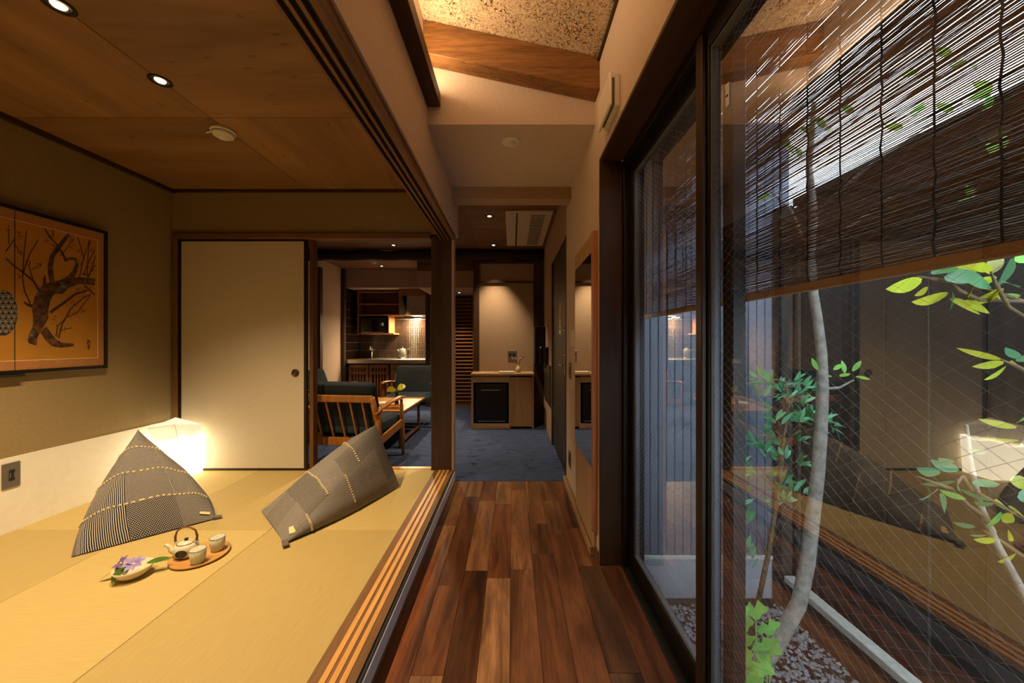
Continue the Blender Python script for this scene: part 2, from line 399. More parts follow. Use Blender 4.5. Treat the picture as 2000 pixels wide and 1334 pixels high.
# tatami floor
tf = struct(box('tatami_floor', -2.80, -.475, YN, 2.93, -.08, ZT-.035, M['subfloor']), 'pale gold tatami mat floor of the low room', 'floor')
xs = [XL, -2.038, -1.338, -.624]; ys = [YN, .12, 1.05, 1.978, 2.895]
for i in range(3):
    for j in range(4):
        obj('tatami_mat', MB().box(xs[i]+.001, xs[i+1]-.001, ys[j]+.001, ys[j+1]-.001, ZT-.035, ZT), M['tatami_a' if (i+j) % 2 else 'tatami_b'], tf, .0015)
# sill with its three sliding strips, riser and shadow gap
sl = struct(box('trim_1', -.624, -.477, YN, 2.90, ZT-.055, ZT, M['wood_mid_y']), 'brown wooden sill with three pale sliding strips beside the tatami', 'sill')
for a, b in ((-.590, -.570), (-.558, -.538), (-.526, -.507)):
    obj('sliding_strip', MB().box(a, b, YN, 2.899, ZT-.004, ZT+.0025), M['strip'], sl, .0008)
rs = struct(box('trim_2', -.478, -.4605, YN, 2.90, .016, ZT-.014, M['riser']), 'grey riser strip under the wooden sill', 'riser')
struct(box('trim_3', -.478, -.455, YN, 2.90, 0.0, .015, M['wood_mid_y']), 'thin wooden moulding between grey riser and plank floor', 'moulding')
struct(box('sill_shadow', -.482, -.466, YN, 2.90, ZT-.0135, ZT-.006, M['black_matt']), 'black strip painting the shadow beneath the sill', 'moulding')  # black strip stands in for the shade under the sill edge
# carpet
struct(box('carpet_floor', -3.05, .50, 2.902, 7.0, -.08, 0.0, M['carpet']), 'blue grey carpet of the living room', 'floor')
# tatami room walls
struct(box('wall_left', XL-.1, XL, YN-.1, 2.98, -.08, CT+.3, M['plaster_olive']), 'olive brown plaster wall behind the painted screen', 'wall')
struct(box('baseboard_left', XL, XL+.006, YN, 2.89, ZT, .497, M['washi']), 'white paper dado along the foot of the olive wall', 'dado')
wb = struct(box('wall_back', XL, -.49, YB, YB+.11, 1.998, CT+.3, M['plaster_olive']), 'olive plaster strip above the white sliding door', 'wall')
struct(box('wall_back_corner', XL, -2.715, YB, YB+.11, ZT, 1.998, M['plaster_olive']), 'narrow olive wall strip between corner and sliding door frame', 'wall')
struct(box('wall_near', XL-.1, 1.0, YN-.1, YN, -.08, 2.95, M['plaster_olive']), 'plaster wall behind the viewer', 'wall')
ce = struct(box('ceiling', XL, -.57, YN, YB, CT+.012, CT+.06, M['black_matt']), 'cedar board ceiling over the tatami room', 'ceiling')
cx = [XL+.001, -1.652, -.571]; cy = [YN, .15, 1.964, YB]
for i in range(2):
    for j in range(3):
        obj('ceiling_board', MB().box(cx[i]+.002, cx[i+1]-.002, cy[j]+.002, cy[j+1]-.002, CT, CT+.012), M['ceil' if (i+j) % 2 else 'ceil_x'], ce, .001)
struct(box('trim_5', XL, XL+.022, YN, YB-.001, CT-.03, CT, M['wood_dark_y']), 'dark ceiling moulding along the olive wall', 'moulding')
struct(box('trim_6', XL+.022, -.575, YB-.02, YB, CT-.022, CT, M['wood_dark_x']), 'dark ceiling moulding above the white sliding door', 'moulding')
# head track over the tatami opening (three grooves), lintel wall above
ht = struct(box('trim_7', -.578, -.4575, YN, 2.90, 1.965, 1.985, M['wood_mid_y']), 'wooden head track with three grooves over the tatami opening', 'lintel')
for a, b in ((-.578, -.566), (-.549, -.537), (-.520, -.507), (-.488, -.4575)):
    obj('track_rib', MB().box(a, b, YN, 2.899, 1.949, 1.965), M['wood_mid_y'], ht, .0008)
for a, b in ((-.566, -.549), (-.537, -.520), (-.507, -.488)):
    obj('groove', MB().box(a, b, YN, 2.899, 1.962, 1.965), M['black_matt'], ht)
struct(box('wall_corridor_left', -.57, XW, YN, 2.97, 1.985, 2.95, M['plaster_warm']), 'pinkish plaster wall above the grooved head track', 'wall')
# pillar at the end of the sill
pl = struct(obj('pillar', MB().box(-.6546, -.4885, 2.90, 3.03, -.01, 1.99), M['wood_dark_z'], None, .004), 'dark square wooden pillar between tatami room and carpet', 'pillar')
obj('pillar_cheek', MB().box(-.488, -.472, 2.9, 2.99, 0.0, 1.985), M['plaster_brown'], pl)
# back opening of the tatami room: frame, threshold
fr = thing('door_frame', 'brown wooden frame around the white sliding door', 'door frame', (0,0,0), kind='structure')
obj('jamb', MB().box(-2.722, -2.690, 2.875, 2.975, ZT, 1.998), M['wood_mid_z'], fr, .002)
obj('jamb', MB().box(-1.648, -1.618, 2.915, 2.985, ZT, 1.956), M['wood_mid_z'], fr, .002)
obj('head', MB().box(-2.722, -.655, 2.87, 2.975, 1.956, 1.998), M['wood_mid_x'], fr, .002)
obj('threshold', MB().box(-2.722, -.655, 2.895, 2.975, -.02, ZT+.003), M['strip'], fr, .002)
obj('track_line', MB().box(-2.69, -.655, 2.91, 2.918, ZT+.0025, ZT+.006), M['wood_mid_x'], fr)
# sliding door (fusuma)
fd = thing('door_1', 'white papered sliding door with black lacquer rim and round dark pull', 'door', (-2.17, 2.885, ZT), kind='structure')
obj('paper_panel', MB().box(-.495, .495, .002, .018, .018, 1.848), M['fusuma'], fd)
for a in ((-.518, -.493, 0, .022, .003, 1.862), (.493, .518, 0, .022, .003, 1.862)): obj('stile', MB().box(*a), M['black_lacquer'], fd, .002)
for a in ((-.493, .493, 0, .022, .003, .02), (-.493, .493, 0, .022, 1.846, 1.862)): obj('rail', MB().box(*a), M['black_lacquer'], fd, .002)
hn = MB().lathe([(.031, 0), (.031, .004), (.026, .006), (.024, .001), (.001, .0)], n=28)
obj('pull', hn, M['wood_dark_z'], fd, loc=(.425, .002, .787), rot=(PI/2, 0, 0))
# corridor: soffit box, lintel, sloping straw ceiling, beam, cove
struct(box('ceiling_soffit', XW-.02, XR+.02, 1.894, 2.66, 2.277, 2.95, M['plaster_warm']), 'plaster soffit box crossing the corridor', 'ceiling')
struct(box('trim_8', XW-.02, XR+.02, 2.661, 2.79, 2.19, 2.95, M['plaster_brown']), 'dropped plaster lintel between corridor and living room', 'lintel')
zc = lambda x: 2.75-(x-XW)*(2.75-2.56)/(XR-XW)
struct(obj('ceiling_slope', MB().prism([(-.50, zc(-.50)), (.50, zc(.50)), (.50, zc(.50)+.06), (-.50, zc(-.50)+.06)], 'y', YN, 1.90), M['straw']),
       'sloping straw plaster ceiling over the corridor', 'ceiling')
tag(obj('roof_beam', MB().prism([(XW, zc(XW)-.167), (XR, zc(XR)-.167), (XR, zc(XR)-.001), (XW, zc(XW)-.001)], 'y', 1.80, 1.893), M['beam'], None, .003),
    'sloping brown pine beam under the straw ceiling', 'beam')
cv = thing('cove_batten', 'dark wooden light cove batten below the sloping ceiling', 'light cove', (-.41, .5, 2.363))
obj('batten', MB().box(-.035, .034, -1.35, 1.385, 0, .07), M['wood_dark_y'], cv, .002)
obj('led_tape', MB().box(-.02, -.005, -1.33, 1.37, .0705, .076), M['led'], cv)
al = bpy.data.lights.new('cove_light', 'AREA'); al.shape = 'RECTANGLE'; al.size = .02; al.size_y = 2.65; al.energy = COVE_W; al.color = (1.0, .68, .36)
ao = bpy.data.objects.new('cove_light', al); COL.objects.link(ao); ao.parent = cv; ao.location = (-.012, 0, .09); ao.rotation_euler = (PI, math.radians(25), 0)
struct(box('trim_9', XR-.012, XR, YN, 1.80, zc(XR)-.022, zc(XR)-.004, M['wood_dark_y']), 'thin dark moulding where straw ceiling meets window wall', 'moulding')
# right wall with the window opening (reveal lined in dark wood) and entrance door opening
WY0, WY1, WZ = .18, 1.806, 2.04
struct(box('wall_right', XR, .56, WY1+.012, 2.905, -.02, 2.95, M['plaster_warm']), 'warm plaster wall carrying the tall mirror', 'wall')
struct(box('wall_right_over_window', XR, .56, YN, WY1+.012, WZ+.012, 2.95, M['plaster_warm']), 'warm plaster wall above the garden window', 'wall')
struct(box('wall_right_near', XR, .66, YN, WY0-.012, -.02, WZ+.012, M['plaster_warm']), 'plaster wall on the near side of the window', 'wall')
struct(box('wall_outer', .561, .66, YN, 2.9, WZ+.10, 2.95, M['fence']), 'outer wall band above the garden window', 'wall')
struct(box('wall_right_over_door', XR, .56, 2.905, 3.965, 1.99, 2.95, M['plaster_brown']), 'plaster wall above the entrance door', 'wall')
struct(box('wall_right_far', XR, .56, 3.965, 5.12, -.02, 2.95, M['plaster_brown']), 'plaster wall with telephone beside entrance door', 'wall')
lin_ = thing('window_lining', 'dark wooden lining board of the window reveal', 'lining', kind='structure')
obj('jamb_board', MB().box(XR+.002, .556, WY1, WY1+.011, 0.0, WZ), M['wood_dark_z'], lin_, .001)
obj('jamb_board', MB().box(XR+.002, .556, WY0-.011, WY0, 0.0, WZ), M['wood_dark_z'], lin_, .001)
obj('head_board', MB().box(XR+.002, .556, WY0, WY1, WZ, WZ+.011), M['wood_dark_y'], lin_, .001)
# window: outer frame and two sliding sashes with wired glass
wn = thing('window_1', 'dark framed sliding garden window with wired glass', 'window', kind='structure')
obj('sill_track', MB().box(.548, .66, WY0, WY1, -.05, .006), M['black_matt'], wn, .002)
obj('track_rail', MB().box(.575, .580, WY0, WY1, .006, .016), M['alu_dark'], wn)
obj('frame_head', MB().box(.557, .66, WY0, WY1, WZ-.035, WZ+.10), M['alu_dark'], wn, .002)
obj('frame_jamb', MB().box(.557, .66, WY1-.022, WY1+.012, 0, WZ), M['alu_dark'], wn, .002)
obj('frame_jamb', MB().box(.557, .66, WY0-.012, WY0+.022, 0, WZ), M['alu_dark'], wn, .002)
def sash(xc, y0, y1, brown_end):
    s = bpy.data.objects.new('sash', None); COL.objects.link(s); s.parent = wn
    z0, z1 = .014, WZ-.038; st = .045; x0, x1 = xc-.018, xc+.018
    gy0, gy1, gz0, gz1 = y0+st, y1-st, z0+.075, z1-.05
    obj('stile', MB().box(x0, x1, y1-st, y1, z0, z1), M['alu_dark'], s, .002)
    obj('stile', MB().box(x0, x1, y0, y0+st, z0, z1), M['alu_dark'], s, .002)
    obj('bottom_rail', MB().box(x0, x1, gy0, gy1, z0, gz0), M['alu_dark'], s, .002)
    obj('top_rail', MB().box(x0, x1, gy0, gy1, gz1, z1), M['alu_dark'], s, .002)
    if brown_end: obj('stile_cover', MB().box(x0-.014, x0-.0005, y1-.036, y1-.002, z0, z1), M['alu_brown'], s, .002)
    g = MB(); xg = xc-.012; x1 = xc+.012
    g.box(xg, x1, gy1-.006, gy1, gz0, gz1); g.box(xg, x1, gy0, gy0+.006, gz0, gz1)
    g.box(xg, x1, gy0+.006, gy1-.006, gz0, gz0+.006); g.box(xg, x1, gy0+.006, gy1-.006, gz1-.006, gz1)
    obj('gasket', g, M['gasket'], s)
    obj('glass_pane', MB().box(xc-.004, xc+.004, gy0+.004, gy1-.004, gz0+.004, gz1-.004), M['glass'], s)
    w = MB(); a0, a1, b0, b1 = gy0+.006, gy1-.006, gz0+.006, gz1-.006; sl_ = .70; pz = .0228
    for sg in (1, -1):
        k0 = int((b0-max(sg*sl_*a0, sg*sl_*a1))/pz)-1; k1 = int((b1-min(sg*sl_*a0, sg*sl_*a1))/pz)+1
        for k in range(k0, k1+1):
            c = k*pz; ya, yb = (b0-c)/(sg*sl_), (b1-c)/(sg*sl_)
            if ya > yb: ya, yb = yb, ya
            ya, yb = max(ya, a0), min(yb, a1)
            if yb-ya < .01: continue
            w.bar((xc-.0048, ya, sg*sl_*ya+c), (xc-.0048, yb, sg*sl_*yb+c), .00018, .00018, (1, 0, 0))
    wm = obj('wire_mesh', w, M['wire'], s); wm['kind'] = 'stuff'
    return s
sash(.606, .955, 1.784, False)
nsash = sash(.566, .205, 1.045, True)
# sticker high on the near pane, inside
sk = obj('glass_sticker', MB().box(.559, .5605, .925, .938, 1.742, 1.80), M['white_plastic'], nsash)
obj('sticker_band', MB().box(.5583, .5591, .925, .938, 1.788, 1.80), M['stamen'], sk)
obj('sticker_print', MB().box(.5583, .5591, .927, .936, 1.766, 1.771), M['ink'], sk)
# living room shell
lw = struct(box('wall_living_left', -3.06, -2.96, 2.98, 7.0, -.02, 2.95, M['plaster_brown']), 'brown plaster side wall behind the blue armchairs', 'wall')
struct(box('wall_living_front', -2.96, -2.745, 2.93, 2.985, -.02, 2.95, M['plaster_brown']), 'short return wall inside the living room', 'wall')
struct(box('wall_living_over_door', -2.745, -.57, 3.0105, 3.03, 1.998, 2.95, M['plaster_brown']), 'living room side of the wall above the sliding door', 'wall')
struct(box('wall_partition', -.53, XR, 5.0, 5.12, -.02, 2.95, M['plaster_brown']), 'beige panel wall behind the pale oak cabinet', 'wall')
lc = struct(box('ceiling_living', -2.96, XR, 2.79, 7.0, CL+.012, CL+.05, M['black_matt']), 'dark board ceiling of the living room', 'ceiling')
lx = [-2.958, -2.05, -1.25, -.46, XR]; ly = [3.035, 4.06, 4.88, 5.52, 6.30]
for i in range(4):
    for j in range(4):
        y0 = ly[j] if not (i == 3 and j == 0) else 2.795
        obj('ceiling_board', MB().box(lx[i]+.001, lx[i+1]-.001, y0+.001, ly[j+1]-.001, CL, CL+.012), M['ceil_dark'], lc)
bm_ = MB(); pts = []; rad = []; rb = random.Random(5)
for k in range(24):
    x = -2.955+k*(3.39/23); pts.append((x, 4.97+rb.uniform(-.01, .01), 2.325+rb.uniform(-.008, .008))); rad.append(.072+rb.uniform(-.006, .008))
tag(obj('log_beam', bm_.tube(pts, rad, 12), M['log']), 'rough dark log beam crossing the living room ceiling', 'beam')
def post(x0, x1, y0, y1, z1, label): return tag(obj('post', MB().box(x0, x1, y0, y1, 0, z1), M['wood_dark_z'], None, .004), label, 'post', kind='structure')
post(-.535, -.455, 4.955, 4.999, 2.26, 'dark wooden post left of the beige panel wall')
post(.30, .44, 4.955, 4.999, 2.26, 'dark wooden post in the corner by the telephone')
post(-2.96, -2.90, 6.20, 6.262, 2.395, 'dark post at the left edge of the kitchen recess')
post(-1.50, -1.43, 6.20, 6.262, 2.395, 'dark post at the right edge of the kitchen recess')
post(-2.958, -2.88, 5.38, 5.46, 2.25, 'dark post against the living room side wall')
struct(box('trim_10', -.455, .30, 4.975, 4.999, 2.215, 2.255, M['wood_dark_x']), 'dark rail at the top of the beige panel wall', 'rail')
struct(box('trim_11', -.455, .30, 4.975, 4.999, 1.945, 1.965, M['wood_dark_x']), 'thin dark picture rail on the beige panel wall', 'rail')
struct(box('wall_kitchen_back', -3.06, -.4, 6.86, 6.96, -.02, 2.95, M['plaster_brown']), 'rear wall of the kitchen recess', 'wall')
struct(box('wall_kitchen_side', -1.449, -1.40, 6.262, 6.86, 0, 2.95, M['plaster_brown']), 'side wall at the right of the kitchen recess', 'wall')
struct(box('wall_kitchen_soffit', -2.90, -1.45, 6.262, 6.858, 2.07, 2.40, M['plaster_brown']), 'beige soffit above the kitchen shelf', 'wall')
struct(box('wall_hall_soffit', -1.40, -.54, 5.31, 6.20, 1.93, 2.175, M['plaster_brown']), 'beige soffit above the louvred screen', 'wall')
struct(box('trim_12', -1.40, -.54, 5.29, 5.33, 2.18, 2.37, M['wood_mid_x']), 'wooden frieze above the hall soffit', 'frieze')
struct(box('wall_hall_right', -.52, -.44, 5.121, 6.86, 0, 2.95, M['plaster_brown']), 'hall wall behind the beige panel wall', 'wall')
# ------------------------------------------------------------------ living room and kitchen
lv = thing('louvre_screen', 'tall louvred wooden screen at the end of the carpet', 'screen', (-.88, 6.22, 0))
obj('side_rail', MB().box(-.26, -.22, -.02, .02, 0, 1.925), M['louvre'], lv); obj('side_rail', MB().box(.20, .24, -.02, .02, 0, 1.925), M['louvre'], lv)
obj('bottom_rail', MB().box(-.22, .20, -.02, .02, 0, .09), M['louvre'], lv); obj('backing', MB().box(-.26, .24, .03, .04, 0, 1.925), M['wood_dark_z'], lv)
slat = None
for k in range(29):
    z = .10+k*.0625
    if slat is None:
        slat = obj('slat', MB().hexa([(-.22,-.03,0),(.20,-.03,0),(.20,.022,.028),(-.22,.022,.028),(-.22,-.03,.009),(.20,-.03,.009),(.20,.022,.037),(-.22,.022,.037)]), M['louvre'], lv, loc=(0, 0, z))
    else:
        c = slat.copy(); COL.objects.link(c); c.location = (0, 0, z)
# oak cabinet with refrigerator
cb = thing('cabinet', 'pale oak cabinet holding the small refrigerator', 'cabinet', (-.123, 4.80, 0))
obj('top', MB().box(-.41, .412, -.18, .195, .688, .716), M['oak_x'], cb, .002)
obj('side_panel', MB().box(-.405, -.378, -.165, .194, 0, .688), M['oak_z'], cb, .001)
obj('side_panel', MB().box(.382, .407, -.165, .194, 0, .688), M['oak_z'], cb, .001)
obj('divider', MB().box(.082, .10, -.16, .194, 0, .688), M['oak_z'], cb)
obj('fascia', MB().box(-.378, .082, -.165, -.147, .60, .688), M['oak_x'], cb, .001)
obj('plinth', MB().box(-.378, .082, -.155, -.137, 0, .065), M['oak_x'], cb, .001)
obj('door', MB().box(.102, .380, -.168, -.15, .03, .668), M['oak_z'], cb, .001)
obj('kick', MB().box(.10, .382, -.135, -.12, 0, .03), M['black_matt'], cb)
obj('back', MB().box(-.378, .382, .185, .194, 0.0, .688), M['black_matt'], cb)
fg = thing('refrigerator', 'small black refrigerator inside the oak cabinet', 'refrigerator', (-.272, 4.80, .066))
obj('body', MB().box(-.205, .205, -.115, .17, 0, .515), M['black'], fg, .006)
dr = obj('door', MB().box(-.205, .205, -.15, -.118, .012, .51), M['black'], fg, .01, segs=2)
obj('handle', MB().box(-.13, .12, -.157, -.149, .425, .437), M['grey_plate'], dr, .003); obj('foot_strip', MB().box(-.17, .18, -.153, -.147, .025, .034), M['steel'], dr)
ck = thing('notebook', 'closed white booklet lying on the oak cabinet', 'booklet', (-.07, 4.74, .717))
obj('cover', MB().box(-.10, .10, -.07, .07, 0, .004), M['grey_plate'], ck); obj('pages', MB().box(-.098, .098, -.068, .068, .004, .018), M['white_plastic'], ck)
ts = thing('paper_sheet', 'thin pale leaflet lying flat on the oak cabinet', 'leaflet', (-.33, 4.76, .717))
obj('sheet', MB().box(-.075, .075, -.05, .05, 0, .003), M['paper_note'], ts); obj('print', MB().box(-.05, .05, -.02, .02, .003, .0036), M['grey_plate'], ts)
vs = thing('bottle_vase', 'small speckled bottle vase with lilac flowers on oak cabinet', 'vase', (.085, 4.80, .717))
obj('bottle', MB().lathe([(.028,0),(.034,.02),(.034,.05),(.022,.075),(.012,.09),(.015,.10),(.011,.10),(.009,.06)], n=16), M['bowl'], vs)
rv = random.Random(11)
for k in range(7):
    a = k*.9; tip = Vector((math.cos(a)*.07*rv.uniform(.5,1.2)+(.03 if k > 4 else -.02), math.sin(a)*.03, .15+rv.uniform(0, .06)))
    obj('stem', MB().tube([(0,0,.08), tip*.6+Vector((0,0,.05)), tip], .0018, 5), M['leaf_green'], vs)
    if k < 5:
        fm = MB()
        for q in range(5):
            b = q*2*PI/5; d = Vector((math.cos(b), math.sin(b)*.5, math.sin(b)*.8))
            fm.add([tip, tip+d*.016+Vector((.005,0,.004)), tip+d*.028, tip+d*.016-Vector((.005,0,.004))], [(0,1,2,3)])
        obj('flower', fm, M['petal'], vs)
    else:
        obj('leaf', MB().add([tip, tip+Vector((.012,0,.012)), tip+Vector((.03,0,.018)), tip+Vector((.015,0,-.004))], [(0,1,2,3)]), M['leaf_green'], vs)
def plate(name, label, cat, loc, size, axis, mat='grey_plate', n=1):
    """wall plate on the wall facing -x ('x'), +x ('X') or -y ('y')"""
    rz = {'x': -PI/2, 'y': 0.0, 'X': PI/2}[axis]
    o = thing(name, label, cat, loc, rz); w, h = size
    obj('plate', MB().box(-w/2, w/2, -.008, 0, -h/2, h/2), M[mat], o, .002)
    for k in range(n):
        x = (k-(n-1)/2)*w/n*.8
        obj('insert', MB().box(x-w*.16/max(1, n*.6), x+w*.16/max(1, n*.6), -.0105, -.008, -h*.22, h*.22), M['black_matt' if mat == 'grey_plate' else 'beige_plastic'], o, .001)
    return o
plate('wall_outlet', 'grey outlet plate on beige panel above oak cabinet', 'outlet', (.0, 4.998, .945), (.12, .12), 'y', n=2)
wo = plate('wall_outlet', 'dark grey outlet plate on the white dado', 'outlet', (XL+.006, 1.957, .41-.009), (.072, .135), 'X', n=1)
for k in (-1, 1): obj('slot', MB().box(.008*k-.002, .008*k+.002, -.0115, -.0104, -.012, .012), M['steel'], wo)
plate('wall_outlet', 'grey outlet plate low beside the tall mirror', 'outlet', (XR, 2.72, .24), (.07, .12), 'x')
plate('wall_outlet', 'grey plate below the white switches', 'outlet', (XR, 2.70, .91), (.07, .12), 'x')
sw = thing('switch_panel', 'three pale rocker switches side by side near entrance door', 'switch', (XR, 2.56, 1.155), -PI/2)
for k in range(3): obj('rocker', MB().box(-.10+.07*k, -.04+.07*k, -.012, 0, -.062, .062), M['beige_plastic'], sw, .003)
# black wall cabinet and telephone
bc = thing('wall_panel_box', 'black upright box mounted on the corner post', 'box', (.37, 4.90, .83))
obj('case', MB().box(-.07, .065, -.19, .053, 0, .50), M['black_matt'], bc, .004); obj('front', MB().box(-.066, .061, -.196, -.19, .01, .49), M['black'], bc)
tp = thing('telephone', 'black wall telephone with receiver beside entrance door', 'telephone', (XR, 4.40, .96), -PI/2)
obj('base', MB().box(-.09, .09, -.04, 0, -.10, .10), M['black'], tp, .006)
obj('receiver', MB().tube([(-.05,-.07,-.10),(-.05,-.085,-.05),(-.05,-.085,.05),(-.05,-.07,.10)], [.026,.016,.016,.026], 10), M['black'], tp)
obj('cord', MB().tube([(-.05,-.05,-.10),(-.02,-.05,-.16),(.03,-.04,-.15),(.05,-.03,-.09)], .006, 6), M['black'], tp)
pn = thing('wall_board', 'dark low panel on the wall beside entrance door', 'board', (XR, 4.44, .42), -PI/2)
obj('board', MB().box(-.40, .40, -.02, 0, 0, .42), M['door'], pn, .002); obj('rim', MB().box(-.405, .405, -.024, 0, .42, .432), M['wood_dark_x'], pn)
# entrance door
ed = thing('door_2', 'dark taupe entrance door with lever handle and paper notice', 'door', (XR+.02, 3.435, 0), -PI/2, kind='structure')
obj('leaf_panel', MB().box(-.475, .475, -.008, .03, .004, 1.975), M['door'], ed, .002)
obj('frame_post', MB().box(-.53, -.478, -.026, .06, 0, 1.99), M['door'], ed, .002); obj('frame_post', MB().box(.478, .53, -.026, .06, 0, 1.99), M['door'], ed, .002)
obj('frame_head', MB().box(-.478, .478, -.02, .06, 1.977, 1.99), M['door'], ed)
lh = obj('lever_handle', MB().tube([(.40,-.008,.93),(.40,-.055,.93),(.39,-.06,.93),(.27,-.06,.93)], .010, 8), M['chrome'], ed)
obj('rose', MB().box(.375, .425, -.014, -.008, .80, .99), M['chrome'], lh, .004)
for z in (1.02, 1.23): obj('thumb_turn', MB().lathe([(.022,0),(.022,.012),(.016,.02),(.001,.021)], n=16), M['chrome'], ed, loc=(.41, -.008, z), rot=(PI/2, 0, 0))
pt_ = obj('notice', MB().box(.0, .13, -.0098, -.008, 1.20, 1.49), M['paper_note'], ed)
for k in range(5): obj('notice_line', MB().box(.02, .11, -.0106, -.0098, 1.44-k*.05, 1.452-k*.05), M['grey_plate'], pt_)
for z in (.3, 1.5): obj('hinge', MB().box(-.482, -.47, -.016, -.006, z, z+.12), M['grey_plate'], ed)
obj('skirting', MB().box(-.53, -.478, -.028, -.026, 0, .06), M['wood_mid_x'], ed)
# tall mirror panel with its floor track
mr = thing('wall_mirror', 'tall mirror in pale wooden frame on the corridor wall', 'mirror', (XR, 2.13, 0), -PI/2)
obj('back_board', MB().box(-.275, .26, -.014, -.001, .17, 1.70), M['birch'], mr)
obj('stile', MB().box(.26, .29, -.028, -.001, .15, 1.70), M['alder'], mr, .001)
obj('top_board', MB().box(-.275, .26, -.018, -.014, 1.605, 1.70), M['birch'], mr)
obj('mirror_glass', MB().box(-.275, .258, -.018, -.014, .46, 1.604), M['mirror'], mr)
ft = obj('floor_track', MB().box(-.76, .24, -.03, -.001, .001, .05), M['oak_x'], mr, .002)
for k in (0, 1): obj('track_groove', MB().box(-.75, .23, -.024+.012*k, -.018+.012*k, .0495, .0512), M['wood_mid_x'], ft)
obj('foot_board', MB().box(-.275, .26, -.012, -.001, .052, .17), M['birch'], mr)
struct(box('baseboard_right', XR-.006, XR, 1.82, 1.885, 0, .06, M['wood_mid_y']), 'wooden skirting piece beside the dark window jamb', 'skirting')
# air vent on the window wall
av = thing('wall_vent', 'white square ventilation cover above the window corner', 'vent', (XR, 1.55, 2.158), -PI/2)
obj('base', MB().box(-.09, .09, -.022, 0, -.065, .065), M['white_plastic'], av, .003); obj('neck', MB().box(-.08, .08, -.034, -.022, -.055, .055), M['grey_plate'], av)
obj('cover', MB().box(-.10, .10, -.046, -.034, -.07, .07), M['white_plastic'], av, .005)
# ceiling fixtures
def ring(r0, r1, z0, z1, n=28):
    return MB().lathe([(r1, z1), (r1, z0), (r0, z0), (r0, z1)], n=n, smooth=False)
def downlight(x, y, zc_, label, watt, r=.045, size=104, group='warm recessed downlights', col=WARM):
    o = thing('downlight', label, 'downlight', (x, y, zc_), group=group)
    obj('trim_ring', MB().lathe([(r, -.001), (r, -.004), (r*.80, -.005), (r*.76, -.0015)], n=28), M['black_matt'], o)
    obj('reflector', MB().lathe([(r*.77, -.0005), (r*.77, -.0030), (r*.45, -.0026), (r*.45, -.0005)], n=28), M['chrome'], o)
    obj('lens', MB().lathe([(r*.45, -.001), (r*.42, -.0045), (.001, -.0055)], n=24), M['bulb'], o)
    ld = bpy.data.lights.new('downlight_lamp', 'SPOT'); ld.energy = watt; ld.color = col; ld.spot_size = math.radians(size); ld.spot_blend = .75; ld.shadow_soft_size = .025
    lo = bpy.data.objects.new('downlight_lamp', ld); COL.objects.link(lo); lo.parent = o; lo.location = (0, 0, -.03)
    if zc_ != CT: ld.spot_size = math.radians(72); ld.spot_blend = .8
    return o
downlight(-1.652, 1.306, CT, 'larger near downlight cut by the picture top, tatami ceiling', TATAMI_W)
downlight(-1.652, 1.683, CT, 'recessed downlight midway along the tatami ceiling seam', TATAMI_W)
downlight(-1.652, .75, CT, 'added recessed downlight overhead, unseen, lighting the near tatami', TATAMI_W*.8)  # unseen downlight added to brighten the near mats
sd = thing('smoke_detector', 'round white smoke detector on the tatami ceiling seam', 'smoke detector', (-1.678, 2.083, CT))
obj('base', MB().lathe([(.062,0),(.062,-.012),(.058,-.016),(.001,-.016)], n=28), M['white_plastic'], sd)
obj('head', MB().lathe([(.056,-.016),(.05,-.034),(.03,-.036),(.028,-.046),(.001,-.047)], n=28), M['white_plastic'], sd)
obj('hanging_tab', MB().bar((-.066,.0,-.004), (-.10,.0,-.012), .008, .003), M['white_plastic'], sd)
se = thing('ceiling_sensor', 'round white disc sensor on the corridor soffit', 'sensor', (-.005, 2.057, 2.277))
obj('disc', MB().lathe([(.054,0),(.054,-.004),(.05,-.007),(.001,-.008)], n=32), M['white_plastic'], se); obj('eye', MB().lathe([(.018,-.007),(.016,-.012),(.001,-.014)], c=(.008, -.006, 0), n=16), M['beige_plastic'], se)
downlight(-.228, 3.63, CL, 'downlight in front of the ceiling air conditioner', LIVING_W)
downlight(-.243, 4.72, CL, 'downlight behind the ceiling air conditioner', LIVING_W)
downlight(-1.56, 3.63, CL, 'added living room downlight above the coffee table, unseen behind lintel', LIVING_W)  # unseen downlight added for its light on the coffee table
downlight(-1.56, 4.72, CL, 'living room downlight beside the log beam', LIVING_W)
downlight(-2.19, 6.02, CL, 'downlight in front of the kitchen soffit', LIVING_W*1.0)
downlight(-.86, 5.85, 1.93, 'downlight in the low hall soffit', LIVING_W*.35)
for (x, y, lb) in ((-1.57, 4.30, 'white ceiling detector before the log beam'), (-2.2, 5.72, 'white ceiling detector behind the log beam')):
    q = thing('ceiling_detector', lb, 'smoke detector', (x, y, CL)); obj('base', MB().lathe([(.05,0),(.05,-.012),(.001,-.012)], n=20), M['white_plastic'], q); obj('head', MB().lathe([(.04,-.012),(.03,-.03),(.001,-.031)], n=20), M['white_plastic'], q)
ac = thing('ceiling_air_conditioner', 'beige one-way air conditioner panel in dark ceiling', 'air conditioner', (.17, 4.08, CL))
obj('panel', MB().box(-.235, .23, -.62, .62, -.016, 0), M['beige_plastic'], ac, .004)
obj('outlet_slot', MB().box(-.128, -.112, -.58, .60, -.0185, -.015), M['black'], ac); obj('flap', MB().box(-.19, -.135, -.56, .58, -.020, -.015), M['beige_plastic'], ac, .001)
gr = obj('grille', MB().box(.0, .18, -.55, .57, -.019, -.015), M['beige_plastic'], ac)
bar_ = None
for k in range(22):
    y = -.53+k*.05
    if bar_ is None: bar_ = obj('grille_bar', MB().box(.02, .16, 0, .022, -.0215, -.0188), M['grey_plate'], gr, loc=(0, y, 0))
    else: c = bar_.copy(); COL.objects.link(c); c.location = (0, y, 0)
